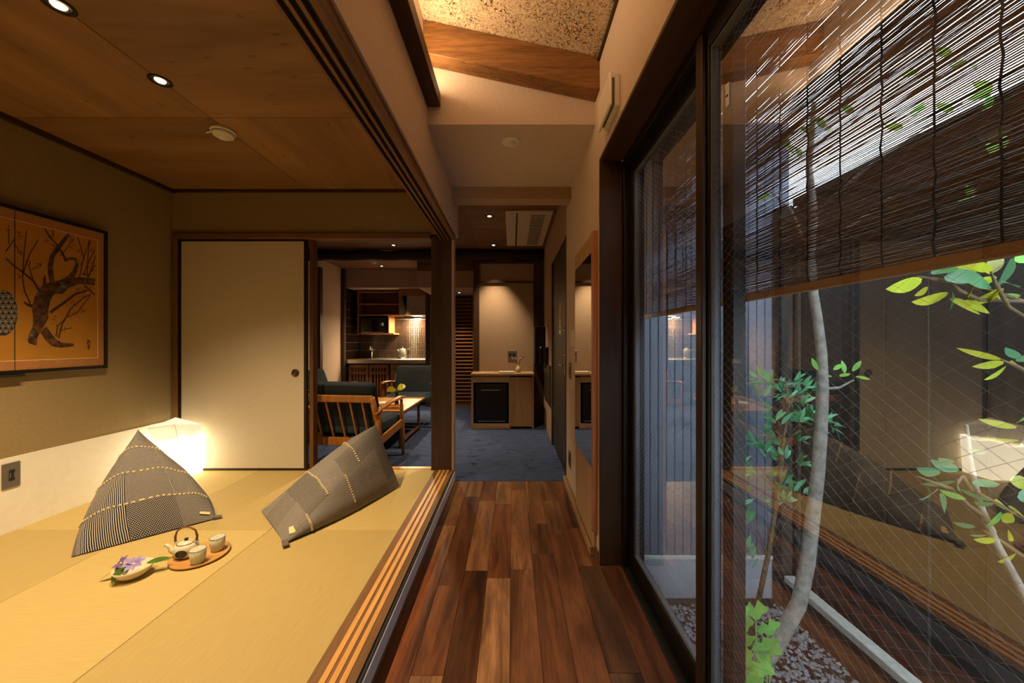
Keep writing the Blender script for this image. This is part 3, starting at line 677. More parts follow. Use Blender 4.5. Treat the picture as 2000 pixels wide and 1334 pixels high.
# armchairs
def armchair(label, loc, rotz):
    o = thing('armchair', label, 'armchair', loc, rotz, 'honey oak armchairs around the coffee table'); w = .33
    for s in (-1, 1):
        x = s*w
        obj('leg', MB().tube([(x,-.06,0),(x,-.03,.22),(x,.0,.46),(x,.03,.56)], [.016,.024,.026,.020], 8), M['oak_chair'], o)
        obj('leg', MB().tube([(x,.50,0),(x,.49,.20),(x,.47,.40),(x,.46,.56)], [.013,.024,.022,.014], 8), M['oak_chair'], o)
        obj('side_rail', MB().bar((x,.0,.26), (x,.48,.33), .022, .075), M['oak_chair'], o, .004)
        obj('armrest', MB().tube([(x,-.06,.515),(x,.0,.535),(x,.2,.57),(x,.42,.585),(x,.53,.575)], [.018,.028,.03,.034,.02], 10, squash=.45), M['oak_chair'], o)
        obj('back_post', MB().tube([(x*.96,.07,.27),(x*.96,-.01,.47),(x*.96,-.085,.66)], [.02,.026,.022], 8), M['oak_chair'], o)
    obj('top_rail', MB().bar((-w*.98,-.08,.645), (w*.98,-.08,.645), .028, .06), M['oak_chair'], o, .006)
    obj('bottom_rail', MB().bar((-w,.02,.255), (w,.02,.255), .028, .07), M['oak_chair'], o, .004)
    obj('front_rail', MB().bar((-w,.47,.315), (w,.47,.315), .026, .06), M['oak_chair'], o, .004)
    for k in range(5):
        x = -.22+.11*k; obj('back_slat', MB().bar((x,.045,.28), (x,-.075,.63), .016, .012, (0,1,0)), M['oak_chair'], o, .002)
    obj('seat_cushion', MB().cushion(-w+.03, w-.03, .06, .56, .30, .42, .035), M['denim'], o)
    bk = MB().cushion(-w+.035, w-.035, -.055, .055, -.02, .50, .04)
    obj('back_cushion', bk, M['denim_dark'], o, loc=(0, .145, .30), rot=(math.radians(19), 0, 0))
    return o
armchair('blue armchair with slatted oak back turned towards the tatami', (-1.475, 3.12, 0), math.radians(-7))
armchair('blue armchair facing the tatami before the kitchen', (-1.38, 5.22, 0), PI)
armchair('blue armchair against the side wall, half hidden by sliding door', (-2.50, 4.42, 0), -PI/2)
# coffee table with spool-turned legs
ct = thing('coffee_table', 'honey oak coffee table with spool turned legs', 'table', (-1.455, 4.17, 0))
obj('top', MB().box(-.33, .33, -.44, .46, .385, .41), M['oak_table'], ct, .003)
obj('apron', MB().box(-.28, .28, -.39, .41, .34, .385), M['oak_chair'], ct, .002)
prof = [(.016, 0)]
for k in range(14): prof += [(.012, .01+k*.024), (.022, .022+k*.024)]
prof.append((.014, .345))
for sx in (-1, 1):
    for yy in (-.36, .38): obj('leg', MB().lathe(prof, c=(sx*.27, yy, 0), n=12), M['wood_mid_z'], ct)
    obj('stretcher', MB().bar((sx*.27,-.36,.055), (sx*.27,.38,.055), .02, .02), M['wood_mid_y'], ct)
obj('stretcher', MB().bar((-.27,.38,.055), (.27,.38,.055), .02, .02), M['wood_mid_x'], ct)
dv = thing('bud_vase', 'slim black bud vase with yellow green leaves on coffee table', 'vase', (-1.30, 4.04, .411))
obj('vase', MB().lathe([(.026,0),(.026,.01),(.018,.06),(.014,.13),(.017,.16),(.012,.16)], n=16), M['black'], dv)
for (dx, dz, rx) in ((-.07, .19, 2.9), (.06, .17, -.3), (.02, .21, .6), (-.03, .16, 2.5)):
    lf = MB(); L = .10
    pts_ = [(0,0),(.25,.035),(.55,.045),(.85,.025),(1,0)]
    vsx = []
    for (u, h) in pts_: vsx.append((u*L, h, .02*math.sin(u*3))); vsx.append((u*L, -h, .02*math.sin(u*3)))
    lf.add(vsx, [(2*i, 2*i+1, 2*i+3, 2*i+2) for i in range(4)], True)
    obj('leaf', lf, M['leaf_yellow'], dv, loc=(dx*.2, 0, .18), rot=(.9, -.35 if dx > 0 else .25, 0 if dx > 0 else PI))
    obj('stem', MB().tube([(0,0,.10), (dx*.1,0,.15), (dx*.3,0,.165)], .002, 5), M['leaf_green'], dv)
tb = thing('tea_box', 'small square wooden tray on coffee table beside the vase', 'tray', (-1.27, 3.86, .411))
obj('base', MB().box(-.08,.08,-.07,.07,0,.012), M['oak_table'], tb)
for a in ((-.08,.08,-.07,-.062,.012,.03),(-.08,.08,.062,.07,.012,.03),(-.08,-.072,-.062,.062,.012,.03),(.072,.08,-.062,.062,.012,.03)): obj('side', MB().box(*a), M['oak_table'], tb)
sb = thing('white_cup', 'white bowl shaped cup on the coffee table', 'cup', (-1.42, 3.95, .411))
obj('bowl', MB().lathe([(.03,0),(.05,.02),(.058,.05),(.054,.05),(.045,.02),(.001,.012)], n=20), M['white_plastic'], sb); obj('foot', MB().lathe([(.026,-.0005),(.026,.004),(.02,.004)], n=16), M['white_plastic'], sb)
# kitchen recess
kt = thing('kitchen_tiling', 'dark upright tiles with pale joints lining the kitchen recess', 'tiling', kind='structure')
obj('grout_back', MB().box(-2.958, -1.452, 6.845, 6.858, .80, 2.07), M['grout'], kt); obj('grout_side', MB().box(-2.958, -2.945, 6.27, 6.845, .60, 2.35), M['grout'], kt)
tm = MB(); pw, ph, g = .033, .148, .0045
for i in range(45):
    for j in range(8):
        x0 = -2.944+i*pw; z0 = .815+j*ph
        if z0+ph > 2.07: continue
        tm.box(x0+g/2, x0+pw-g/2, 6.838, 6.846, z0+g/2, z0+ph-g/2)
for i in range(17):
    for j in range(11):
        y0 = 6.275+i*pw; z0 = .667+j*ph; tm.box(-2.946, -2.938, y0+g/2, y0+pw-g/2, z0+g/2, z0+ph-g/2)
o = obj('wall_tiles', tm, M['tile'], kt); o['kind'] = 'stuff'
kc = thing('kitchen_counter', 'stainless steel kitchen worktop with faucet and sink', 'worktop', (-2.2, 6.55, .0))
obj('worktop', MB().box(-.735, .748, -.27, .285, .79, .815), M['steel'], kc, .003); obj('edge', MB().box(-.735, .748, -.285, -.27, .745, .815), M['steel'], kc, .003)
fc = obj('faucet', MB().tube([(-.42,.15,.815),(-.42,.15,.99),(-.41,.10,1.04),(-.40,.02,1.03),(-.40,.01,.98)], .012, 8), M['steel'], kc); obj('faucet_lever', MB().bar((-.42,.15,.93), (-.36,.10,.99), .016, .01), M['steel'], fc)
obj('sink_rim', MB().box(-.60, -.15, -.20, .10, .815, .818), M['steel'], kc)
k1 = thing('lattice_cabinet', 'reddish kitchen cabinet with slatted lattice doors', 'cabinet', (-2.52, 6.57, 0))
obj('body', MB().box(-.37, .36, -.235, .28, .06, .735), M['black_matt'], k1)
for q in (-1, 1):
    dx = q*.18
    d = obj('door', MB().box(dx-.172, dx+.172, -.25, -.24, .07, .72), M['cab_wood'], k1)
    for (a, b, z0, z1) in ((-.172, -.125, .07, .72), (.125, .172, .07, .72), (-.125, .125, .67, .72), (-.125, .125, .07, .12), (-.125, .125, .555, .60)):
        obj('lattice_rail', MB().box(dx+a, dx+b, -.268, -.25, z0, z1), M['cab_wood'], d, .001)
    obj('lattice_backing', MB().box(dx-.125, dx+.125, -.2515, -.2495, .12, .67), M['wood_dark_z'], d)  # dark wood sheet behind the lattice bars
    for k in range(4): obj('lattice_bar', MB().box(dx-.085+k*.05, dx-.06+k*.05, -.266, -.2515, .12, .67), M['cab_wood'], d)
k2 = thing('drawer_cabinet', 'pale kitchen cabinet behind the far armchair', 'cabinet', (-1.79, 6.57, 0))
obj('body', MB().box(-.36, .335, -.235, .28, .06, .735), M['oak_z'], k2); obj('door', MB().box(-.355, .33, -.252, -.237, .07, .725), M['oak_z'], k2, .002); obj('handle', MB().box(-.32, -.10, -.265, -.252, .62, .66), M['grey_plate'], k2, .002)
ks = thing('wall_shelf', 'open wooden kitchen shelf unit with microwave bay', 'shelf', (-2.42, 6.68, 0))
for (a, b, z) in ((-.37, .36, 2.02), (-.37, .36, 1.80), (-.37, .36, 1.60), (-.37, .27, 1.26)):
    obj('shelf_board', MB().box(a, b, -.17, .155, z, z+.022), M['cab_wood'], ks, .001)
obj('side', MB().box(-.39, -.37, -.17, .155, 1.26, 2.045), M['cab_wood'], ks); obj('side', MB().box(.36, .38, -.17, .155, 1.60, 2.045), M['cab_wood'], ks); obj('side', MB().box(.17, .185, -.17, .155, 1.282, 1.60), M['cab_wood'], ks)
obj('back', MB().box(-.37, .36, .14, .155, 1.622, 2.02), M['cab_wood'], ks)
mw = thing('microwave', 'black microwave oven in the kitchen shelf', 'microwave', (-2.53, 6.68, 1.283))
obj('body', MB().box(-.24, .24, -.15, .13, 0, .27), M['black'], mw, .006); obj('window', MB().box(-.22, .10, -.156, -.15, .03, .25), M['glass_dark'], mw)
obj('control_panel', MB().box(.115, .225, -.156, -.15, .03, .25), M['black'], mw); obj('dial', MB().lathe([(.028,0),(.028,.015),(.001,.016)], n=16), M['steel'], mw, loc=(.17, -.156, .16), rot=(PI/2,0,0)); obj('handle_strip', MB().box(-.2,.2,-.16,-.15,.008,.02), M['steel'], mw)
rh = thing('range_hood', 'steel range hood glowing over the tiled kitchen wall', 'range hood', (-1.76, 6.62, 0))
obj('canopy', MB().prism([(-.26, 1.60), (.20, 1.60), (.20, 1.95), (-.22, 1.95), (-.225, 1.75), (-.245, 1.63), (-.26, 1.615)], 'x', -.12, .305), M['hood_steel'], rh)
obj('side_wing', MB().prism([(-.24, 1.605), (-.115, 1.605), (-.14, 1.75), (-.20, 1.95), (-.24, 1.95)], 'y', -.25, .18), M['steel'], rh)
obj('upper_board', MB().box(-.24, .305, -.28, .20, 1.955, 2.068), M['cab_wood'], rh); obj('lamp_lens', MB().box(-.05, .10, -.05, .05, 1.592, 1.60), M['bulb'], rh)
ld = bpy.data.lights.new('hood_lamp', 'AREA'); ld.size = .12; ld.energy = 24.0; ld.color = (1, .78, .48); lo = bpy.data.objects.new('hood_lamp', ld); COL.objects.link(lo); lo.parent = rh; lo.location = (-.08, .05, 1.575)
ke = thing('kettle', 'dark electric kettle on the steel worktop', 'kettle', (-2.02, 6.62, .816))
obj('body', MB().lathe([(.075,.02),(.078,.04),(.062,.17),(.05,.18),(.001,.185)], n=20), M['grey_plate'], ke); obj('base', MB().lathe([(.08,0),(.08,.018),(.001,.02)], n=20), M['steel'], ke); obj('lid_knob', MB().lathe([(.015,.184),(.012,.2),(.001,.2)], n=12), M['steel'], ke)
obj('handle', MB().tube([(.055,0,.16),(.11,0,.17),(.115,0,.10),(.078,0,.06)], .010, 8), M['black'], ke); obj('spout', MB().tube([(-.065,0,.13),(-.10,0,.165)], [.018,.01], 8), M['steel'], ke)
# ------------------------------------------------------------------ things in the tatami room
# painted two-fold screen hung flat on the olive wall
SX = XL+.03
def PL(px, py, d=0.0):
    Y = -XL*F/(1000-px); return Vector((SX+d, Y, H-(py-667)/F*Y))
def ZP(zx, zy): return (zx*.255, 400+zy*.255)
sc_ = thing('painted_screen', 'gold folding screen painted with an old plum tree', 'folding screen', (0, 0, 0))
Y0s, Yf, Y1s, Z0s, Z1s = 1.50, 1.957, 2.387, .973, 1.845
obj('panel', MB().box(XL+.008, SX, Y0s, Yf-.002, Z0s, Z1s), M['gold'], sc_); obj('panel', MB().box(XL+.008, SX, Yf+.001, Y1s, Z0s, Z1s), M['gold'], sc_)
fs = .022
obj('frame_side', MB().box(XL+.008, SX+.008, Y1s-.004, Y1s+.016, Z0s-fs, Z1s+fs), M['black_lacquer'], sc_, .002); obj('frame_side', MB().box(XL+.008, SX+.008, Y0s-.016, Y0s, Z0s-fs, Z1s+fs), M['black_lacquer'], sc_, .002)
obj('frame_rail', MB().box(XL+.008, SX+.008, Y0s, Y1s-.004, Z1s, Z1s+fs), M['black_lacquer'], sc_, .002); obj('frame_rail', MB().box(XL+.008, SX+.008, Y0s, Y1s-.004, Z0s-fs, Z0s), M['black_lacquer'], sc_, .002)
bw = .05
for a in ((Y1s-bw*.75, Y1s-.004, Z0s, Z1s), (Y0s, Y0s+bw, Z0s, Z1s), (Y0s+bw, Y1s-bw*.75, Z1s-bw, Z1s), (Y0s+bw, Y1s-bw*.75, Z0s, Z0s+bw)):
    obj('brocade_strip', MB().box(SX, SX+.0006, *a), M['brocade'], sc_)
for a in ((Y0s+bw, Y1s-bw*.75, Z1s-bw-.003, Z1s-bw), (Y0s+bw, Y1s-bw*.75, Z0s+bw, Z0s+bw+.003), (Y1s-bw*.75-.003, Y1s-bw*.75, Z0s+bw, Z1s-bw)):
    obj('cream_line', MB().box(SX, SX+.0010, *a), M['cream_line'], sc_)
obj('fold_gap', MB().box(XL+.009, SX+.0012, Yf-.002, Yf+.001, Z0s, Z1s), M['black_matt'], sc_)
obj('wall_bracket', MB().box(XL+.006, SX+.012, 1.70, 1.99, Z0s-fs-.014, Z0s-fs), M['black_matt'], sc_)
SN = [0]
def stroke(mb, pts, d=.0012):
    SN[0] += 1; d += (SN[0] % 12)*.00006
    pts = [(Vector((x*.255, 400+y*.255)), w*.255) for x, y, w in pts]
    # refine
    P2 = []
    for i in range(len(pts)-1):
        for k in range(4):
            u = k/4; P2.append((pts[i][0].lerp(pts[i+1][0], u), pts[i][1]*(1-u)+pts[i+1][1]*u))
    P2.append(pts[-1]); vs_, n = [], len(P2)
    for i, (p, w) in enumerate(P2):
        a, b = P2[max(i-1, 0)][0], P2[min(i+1, n-1)][0]; t_ = (b-a)
        if t_.length < 1e-6: t_ = Vector((1, 0))
        t_.normalize(); nn_ = Vector((-t_.y, t_.x))*w/2
        for q, dd in ((p-nn_, d), (p+nn_, d), (p-nn_, 0), (p+nn_, 0)): vs_.append(PL(q.x, q.y, dd))
    fs_ = []
    for i in range(n-1):
        a, b = 4*i, 4*i+4
        fs_ += [(a, a+1, b+1, b), (a+1, a+3, b+3, b+1), (a+2, a, b, b+2)]
    mb.add(vs_, fs_)
tk = MB()
for s_ in ([(215,1062,40),(222,990,62),(250,930,80),(270,860,118),(268,790,126),(285,720,122),(320,660,110),(370,635,95),(420,632,105),(470,600,80),(560,582,52),(692,590,52)],
           [(365,620,34),(350,530,42),(345,470,38),(360,400,36),(400,340,34),(440,285,30),(490,225,24)],
           [(440,610,60),(500,560,46),(535,510,34),(552,455,28),(540,418,22),(500,412,20),(465,425,22),(440,370,14),(400,310,12),(340,245,12),(300,180,10)],
           [(290,950,60),(330,1010,66),(370,1055,60),(430,1075,38),(525,1072,20)], [(250,930,60),(205,1000,50),(190,1045,36),(240,1062,30)],
           [(300,630,24),(300,580,22),(305,540,6)], [(350,240,3),(370,240,8),(362,190,6)]): stroke(tk, s_)
pt2 = obj('plum_trunk', tk, M['bark_paint'], sc_)
tw = MB()
for s_ in ([(265,665,18),(215,585,14),(130,515,12),(60,465,9),(0,410,8)], [(205,775,26),(170,765,18),(140,745,8)], [(190,755,10),(145,660,8),(130,560,7),(140,400,6),(160,195,4)],
           [(135,520,8),(190,370,5),(250,270,4)], [(215,585,7),(180,475,5),(190,430,4)], [(345,825,22),(450,752,18),(540,685,14),(640,655,8)], [(410,1020,11),(432,930,9),(500,800,7),(600,715,6),(665,682,4)],
           [(390,1010,9),(402,930,7),(470,862,6),(550,832,5),(655,695,4)], [(430,960,5),(512,943,3)], [(570,560,6),(605,400,5),(560,250,4)], [(630,555,6),(640,330,5),(655,262,4)], [(630,550,6),(692,462,4)],
           [(600,540,6),(650,420,5),(690,345,4)], [(640,560,6),(670,480,5),(692,395,4)], [(0,360,8),(50,290,5),(70,250,4)], [(25,300,5),(22,180,4)], [(75,310,5),(120,380,4)], [(615,620,10),(690,690,8)], [(420,390,7),(470,340,5),(530,250,4)], [(360,300,6),(390,330,6)], [(200,500,5),(240,480,4),(270,455,3)], [(575,470,4),(600,430,4),(625,330,3)]):
    stroke(tw, s_, .0014)
rq = random.Random(21)
for (cx_, cy_, n_) in ((20,180,4),(110,230,6),(110,370,5),(115,550,6),(260,460,7),(310,270,6),(370,320,5),(510,260,7),(520,310,5),(570,360,7),(590,400,6),(650,360,7),(660,430,6),(600,520,7),(660,500,5),(555,660,6),(600,640,6),(660,640,5),(610,690,6),(515,750,6),(600,810,7),(540,820,4),(380,870,6),(440,960,4),(385,920,4),(30,420,3),(180,440,4),(490,820,3)):
    for k in range(n_):
        x, y = cx_+rq.uniform(-22, 22), cy_+rq.uniform(-22, 22); s = rq.uniform(3, 6)
        stroke(tw, [(x, y-s, 2), (x, y, 2), (x+s*rq.uniform(-1, 1), y+s, 2)], .0013)
obj('plum_twigs', tw, M['twig_paint'], sc_)
bl = MB()
for (cx_, cy_, n_) in ((35,180,3),(100,250,4),(110,365,3),(112,550,4),(268,455,4),(320,280,4),(515,300,4),(570,355,4),(650,350,4),(600,520,5),(660,470,4),(620,690,4),(515,745,3),(600,810,5),(380,870,4),(560,650,3),(655,640,3),(585,440,4)):
    for k in range(n_):
        x, y = cx_+rq.uniform(-16, 16), cy_+rq.uniform(-14, 14); r = rq.uniform(3, 5.5)
        cpt = [PL(*ZP(x+r*math.cos(a*PI/3)*.8, y+r*math.sin(a*PI/3)), .0018) for a in range(6)]; bl.add(cpt, [range(6)])
obj('plum_blossom', bl, M['red_paint'], sc_)
dm = MB(); cen = (-22, 828); R_ = 120
dm.add([PL(*ZP(cen[0]+R_*math.cos(a*PI/24)*.95, cen[1]+R_*1.45*math.sin(a*PI/24)), .0011) for a in range(48)], [range(48)])
disc = obj('wave_roundel', dm, M['navy_paint'], sc_)
wv = MB()
for j in range(-4, 5):
    for i in range(-3, 4):
        ox, oy = cen[0]+i*44+(22 if j % 2 else 0), cen[1]+j*38
        for rr in (24, 13):
            arc = [(ox+rr*math.cos(a), oy-rr*1.25*math.sin(a), 4) for a in [PI*q/6 for q in range(7)]]
            arc = [(q[0], q[1], 2.2) for q in arc]
            arc = [q for q in arc if ((q[0]-cen[0])/(R_*.95))**2+((q[1]-cen[1])/(R_*1.45))**2 < .97]
            if len(arc) > 2: stroke(wv, arc, .0016)
obj('wave_lines', wv, M['cream_line'], disc)
sg = MB()
for s_ in ([(632,1040,4),(650,1048,4)],[(640,1035,4),(632,1068,3)],[(648,1040,4),(650,1070,4)],[(628,1085,4),(656,1080,4)],[(641,1072,4),(642,1110,4)],[(632,1098,3),(654,1096,4)],[(640,275,5),(655,300,4)],[(645,290,4),(635,318,4)],[(634,296,3),(660,290,3)]): stroke(sg, s_, .0015)
obj('signature', sg, M['ink'], sc_)
# paper floor lamp in the corner
lp = thing('paper_lamp', 'glowing crumpled white paper lamp in the corner', 'lamp', (-2.572, 2.752, ZT)); lp.scale = (.9, .9, 1.0)
rl = random.Random(2)
low = MB(); nb = 4; base = [(-.118,-.10),(.125,-.085),(.115,.12),(-.12,.115)]; top = [(-.128,-.112),(.14,-.105),(.125,.13),(-.13,.125)]
zt_ = [.262, .305, .30, .275]
low.add([(x, y, .004) for x, y in base]+[(x, y, z) for (x, y), z in zip(top, zt_)]+[((top[i][0]+top[(i+1) % 4][0])/2*1.02, (top[i][1]+top[(i+1) % 4][1])/2*1.02, min(zt_)-.005+.02*i) for i in range(4)],
        [(3,2,1,0)]+[(i, (i+1) % 4, 4+(i+1) % 4, 8+i, 4+i) for i in range(4)])
# inner skin gives the paper a thickness
low.add([(x*.96, y*.96, .01) for x, y in base]+[(x*.97, y*.97, z-.002) for (x, y), z in zip(top, zt_)], [(0,1,2,3)]+[(4+i, 4+(i+1) % 4, (i+1) % 4, i) for i in range(4)])
obj('lower_bag', low, M['lamp_hot'], lp)
up = MB(); b0 = [(-.085,-.085),(.10,-.075),(.10,.09),(-.09,.085)]; t0 = [(-.128,-.125),(.085,-.11),(.135,.10),(-.125,.12)]; tz = [.40, .425, .385, .435]
up.add([(x, y, .235) for x, y in b0]+[(x, y, z) for (x, y), z in zip(t0, tz)]+[(.118, -.02, .30)],
       [(3,2,1,0),(0,1,5,4),(1,8,5),(1,2,8),(2,6,8),(8,6,5),(2,3,7,6),(3,0,4,7)])
up.add([(x*.93, y*.93, z) for (x, y), z in zip(t0, tz)]+[(x*.9, y*.9, .25) for x, y in b0], [(4,5,6,7),(0,1,5,4),(1,2,6,5),(2,3,7,6),(3,0,4,7)])
n0 = len(up.v)-8
for i in range(4): up.f.append([n0-9+4+i, n0-9+4+(i+1) % 4, n0+(i+1) % 4, n0+i]); up.sm.append(False)
obj('upper_bag', up, M['lamp_soft'], lp)
fl2 = MB()
for a, b in (((-.128,-.127,.40),(.085,-.112,.425)), ((.085,-.112,.425),(.10,-.078,.235)), ((-.10,-.10,.37),(.08,-.108,.41))): fl2.bar(a, b, .0025, .0025)
obj('fold_edge', fl2, M['beige_plastic'], lp)
# patchwork floor cushions (pillow-pack shape: two crossed end seams)
def cushion(label, A, B, C, D, mat, tag_at, seams, flip=1):
    A, B, C, D = map(Vector, (A, B, C, D)); org = Vector((A.x, A.y, ZT)); o = thing('floor_cushion', label, 'cushion', org)
    m0, m1 = (A+B)/2, (C+D)/2; u = (B-A)/2; w = (C-D)/2; n = 64; m = 40; L = (m1-m0).length; per = u.length*4
    sgn = lambda x, p: math.copysign(abs(x)**p, x)
    def surf(th, t_, k=1.0):
        a = math.cos(PI*t_/2)**.84 if t_ < 1 else 0.0; b = math.sin(PI*t_/2)**.84
        e = .84
        c = m0.lerp(m1, t_)+u*a*sgn(math.cos(th), e)*k+w*b*sgn(math.sin(th), e)*k
        wr = .004*math.sin(9*th+7*t_)*math.sin(PI*t_)
        c = c+Vector((0, 0, wr)); c.z = max(c.z, ZT+.0015); return c-org
    mb = MB(); mb.uv = []; arc_ = [0.0]
    for i in range(n): arc_.append(arc_[-1]+(surf(-PI/2+2*PI*(i+1)/n, .42)-surf(-PI/2+2*PI*i/n, .42)).length)
    for j in range(m+1):
        t_ = j/m
        for i in range(n+1):
            th = -PI/2+2*PI*i/n
            mb.v.append(tuple(surf(th, t_))); mb.uv.append((arc_[i], t_*L*1.15))
    for j in range(m):
        for i in range(n): mb.f.append([j*(n+1)+i, j*(n+1)+i+1, (j+1)*(n+1)+i+1, (j+1)*(n+1)+i]); mb.sm.append(True)
    obj('cover', mb, mat, o)
    st = MB()
    for kind, v0, a0, a1, cnt in [(k_, (.155*v_/(L*1.15)), a_, b_, c_) for (k_, v_, a_, b_, c_) in seams]:
        for q in range(cnt):
            f = a0+(a1-a0)*q/(cnt-1); f2 = a0+(a1-a0)*(q+.5)/(cnt-1)
            p1, p2 = (surf(f, v0, 1.012), surf(f2, v0, 1.012)) if kind == 't' else (surf(v0, f, 1.012), surf(v0, f2, 1.012))
            if (p2-p1).length > 1e-4: st.bar(p1, p2, .009, .007)
    so = obj('stitching', st, M['cream_line'], o); so['kind'] = 'stuff'
    e1 = surf(0 if tag_at > 0 else PI, .0); d = (u.normalized()*tag_at)
    pa = e1+Vector((0, 0, .012)); lp_ = MB()
    pb = pa+d*.035+Vector((0, -.01, -.004))
    lp_.bar(pa-d*.01, pb, .028, .005); obj('strap_loop', lp_, M['grey_plate'], o)
    q1, q2 = surf(.45 if tag_at > 0 else PI-.45, .06, 1.02), surf(.75 if tag_at > 0 else PI-.75, .075, 1.02)
    obj('cloth_label', MB().bar(q1, q2, .028, .002, (0, -.4, 1)), M['paper_note'], o)
    return o
sm1 = [('t', 1, .3, 2.9, 30), ('t', 2, .5, 2.8, 26), ('t', 3, .8, 2.4, 16)]
cushion('patchwork floor cushion standing upright near the corner lamp', (-2.118, 1.722, ZT+.006), (-1.733, 2.095, ZT+.006), (-2.265, 2.17, .60), (-2.22, 2.36, ZT+.03), M['patch_a'], 1, sm1)
sm2 = [('t', 1, -.3, .55, 14), ('t', 2, .5, 2.5, 28), ('t', 3, -.3, .5, 14), ('t', 3.9, .5, 2.4, 20)]
cushion('patchwork floor cushion lying on its side near the sill', (-1.530, 2.186, ZT+.01), (-1.160, 1.832, ZT+.008), (-1.003, 2.64, .515), (-.80, 2.55, ZT+.012), M['patch_b'], 1, sm2)
# tea set
ty = thing('serving_tray', 'round wooden serving tray on the tatami', 'tray', (-1.508, 1.735, ZT))
obj('board', MB().lathe([(.10, 0), (.114, .006), (.116, .013), (.109, .014), (.104, .0105), (.001, .0102)], n=48), M['tray'], ty); obj('foot_ring', MB().lathe([(.07, -.0005), (.07, .001), (.06, .001)], n=32), M['tray'], ty)
ZS = ZT+.0108
def cup(label, x, y):
    o = thing('tea_cup', label, 'cup', (x, y, ZS), group='celadon cups on the round tray')
    obj('outer', MB().lathe([(.022, 0), (.026, .006), (.0305, .03), (.0325, .064)], n=96, ribs=24, ribd=.035), M['celadon'], o)
    obj('inner', MB().lathe([(.0328, .0635), (.0322, .066), (.0295, .0655), (.0275, .03), (.02, .012), (.001, .011)], n=48), M['celadon_in'], o)
cup('ribbed celadon cup in front of the teapot', -1.462, 1.668); cup('ribbed celadon cup at the right of the teapot', -1.455, 1.77)
tpot = thing('teapot', 'cream teapot with dark roundel and rattan hoop handle', 'teapot', (-1.565, 1.722, ZS), math.radians(8))
obj('body', MB().lathe([(.03, 0), (.043, .012), (.049, .032), (.047, .05), (.040, .062), (.034, .065), (.031, .063)], n=36), M['pot_glaze'], tpot)
lid = obj('lid', MB().lathe([(.034, .064), (.033, .068), (.018, .073), (.001, .075)], n=32), M['pot_glaze'], tpot); obj('lid_knob', MB().lathe([(.004, .073), (.008, .080), (.007, .085), (.001, .087)], n=16), M['pot_ink'], lid)
obj('lid_rim', MB().lathe([(.0355, .0635), (.0365, .0655), (.0345, .0665)], n=32), M['rattan'], tpot)
obj('spout', MB().tube([(-.040, -.004, .022), (-.060, -.006, .034), (-.066, -.007, .052), (-.078, -.008, .062), (-.088, -.009, .060)], [.015, .011, .0085, .007, .005], 12), M['pot_glaze'], tpot)
rd = MB()
for i in range(9):
    for k in range(17):
        a = math.radians(-88)+.16*(i-4)*.55; 
rd.v = []; 
for i in range(9):
    for k in range(9):
        ax, az = (i-4)/4, (k-4)/4
        s2 = ax*math.sqrt(1-az*az/2); s3 = az*math.sqrt(1-ax*ax/2)
        a = math.radians(-80)+s2*.48; zz = .031+s3*.019
        rr = .0492 if zz < .042 else .0492-(zz-.042)*.16; rr = rr if zz > .022 else .0492-(.022-zz)*.28
        rd.v.append(((rr+.0006)*math.cos(a), (rr+.0006)*math.sin(a), zz))
for i in range(8):
    for k in range(8): rd.f.append([i*9+k, (i+1)*9+k, (i+1)*9+k+1, i*9+k+1]); rd.sm.append(True)
obj('roundel', rd, M['pot_ink'], tpot)
for s in (-1, 1): obj('lug', MB().tube([(s*.036, 0, .060), (s*.045, 0, .068), (s*.052, 0, .070)], [.006, .005, .004], 8), M['pot_glaze'], tpot)
hp = [(-.046, 0, .066), (-.047, 0, .095), (-.040, 0, .120), (-.02, 0, .134), (.0, 0, .138), (.02, 0, .134), (.040, 0, .120), (.047, 0, .095), (.046, 0, .066)]
obj('hoop_handle', MB().tube(hp, [.0045, .005, .004, .0035, .0035, .0035, .004, .005, .0045], 8), M['rattan'], tpot)
# flower bowl
fb = thing('flower_bowl', 'ivory bowl of lilac clematis and leaves on the tatami', 'flower bowl', (-1.675, 1.585, ZT))
obj('bowl', MB().lathe([(.024, 0), (.036, .004), (.058, .024), (.068, .046), (.065, .047), (.054, .027), (.02, .012), (.001, .011)], n=40), M['bowl'], fb)
def petal_flower(name, c, r, n, mat, tiltx, tilty, seed):
    rr = random.Random(seed); f = obj(name, MB().lathe([(.006, 0), (.005, .006), (.001, .008)], n=10), M['stamen'], fb, loc=c, rot=(tiltx, tilty, 0))
    for k in range(n):
        a = 2*PI*k/n+rr.uniform(-.12, .12); pm = MB(); L = r*rr.uniform(.85, 1.1); vs_ = []
        for (uu, hh, z) in ((.08,.10,.0),(.35,.21,.14),(.65,.22,.22),(.88,.12,.20),(1.0,.02,.16)): vs_ += [(uu*L, hh*L, z*L+.06*L), (uu*L, 0, z*L), (uu*L, -hh*L, z*L+.06*L)]
        fs_ = []
        for i in range(4): fs_ += [(3*i, 3*i+1, 3*i+4, 3*i+3), (3*i+1, 3*i+2, 3*i+5, 3*i+4)]
        pm.add(vs_, fs_, True); obj('petal', pm, mat, f, rot=(rr.uniform(-.2, .2), rr.uniform(-.2, .15), a))
petal_flower('clematis', (.014, -.010, .060), .042, 8, M['petal'], .5, .15, 1)
petal_flower('clematis', (-.050, .0, .058), .032, 7, M['petal_dark'], .6, -.35, 2)
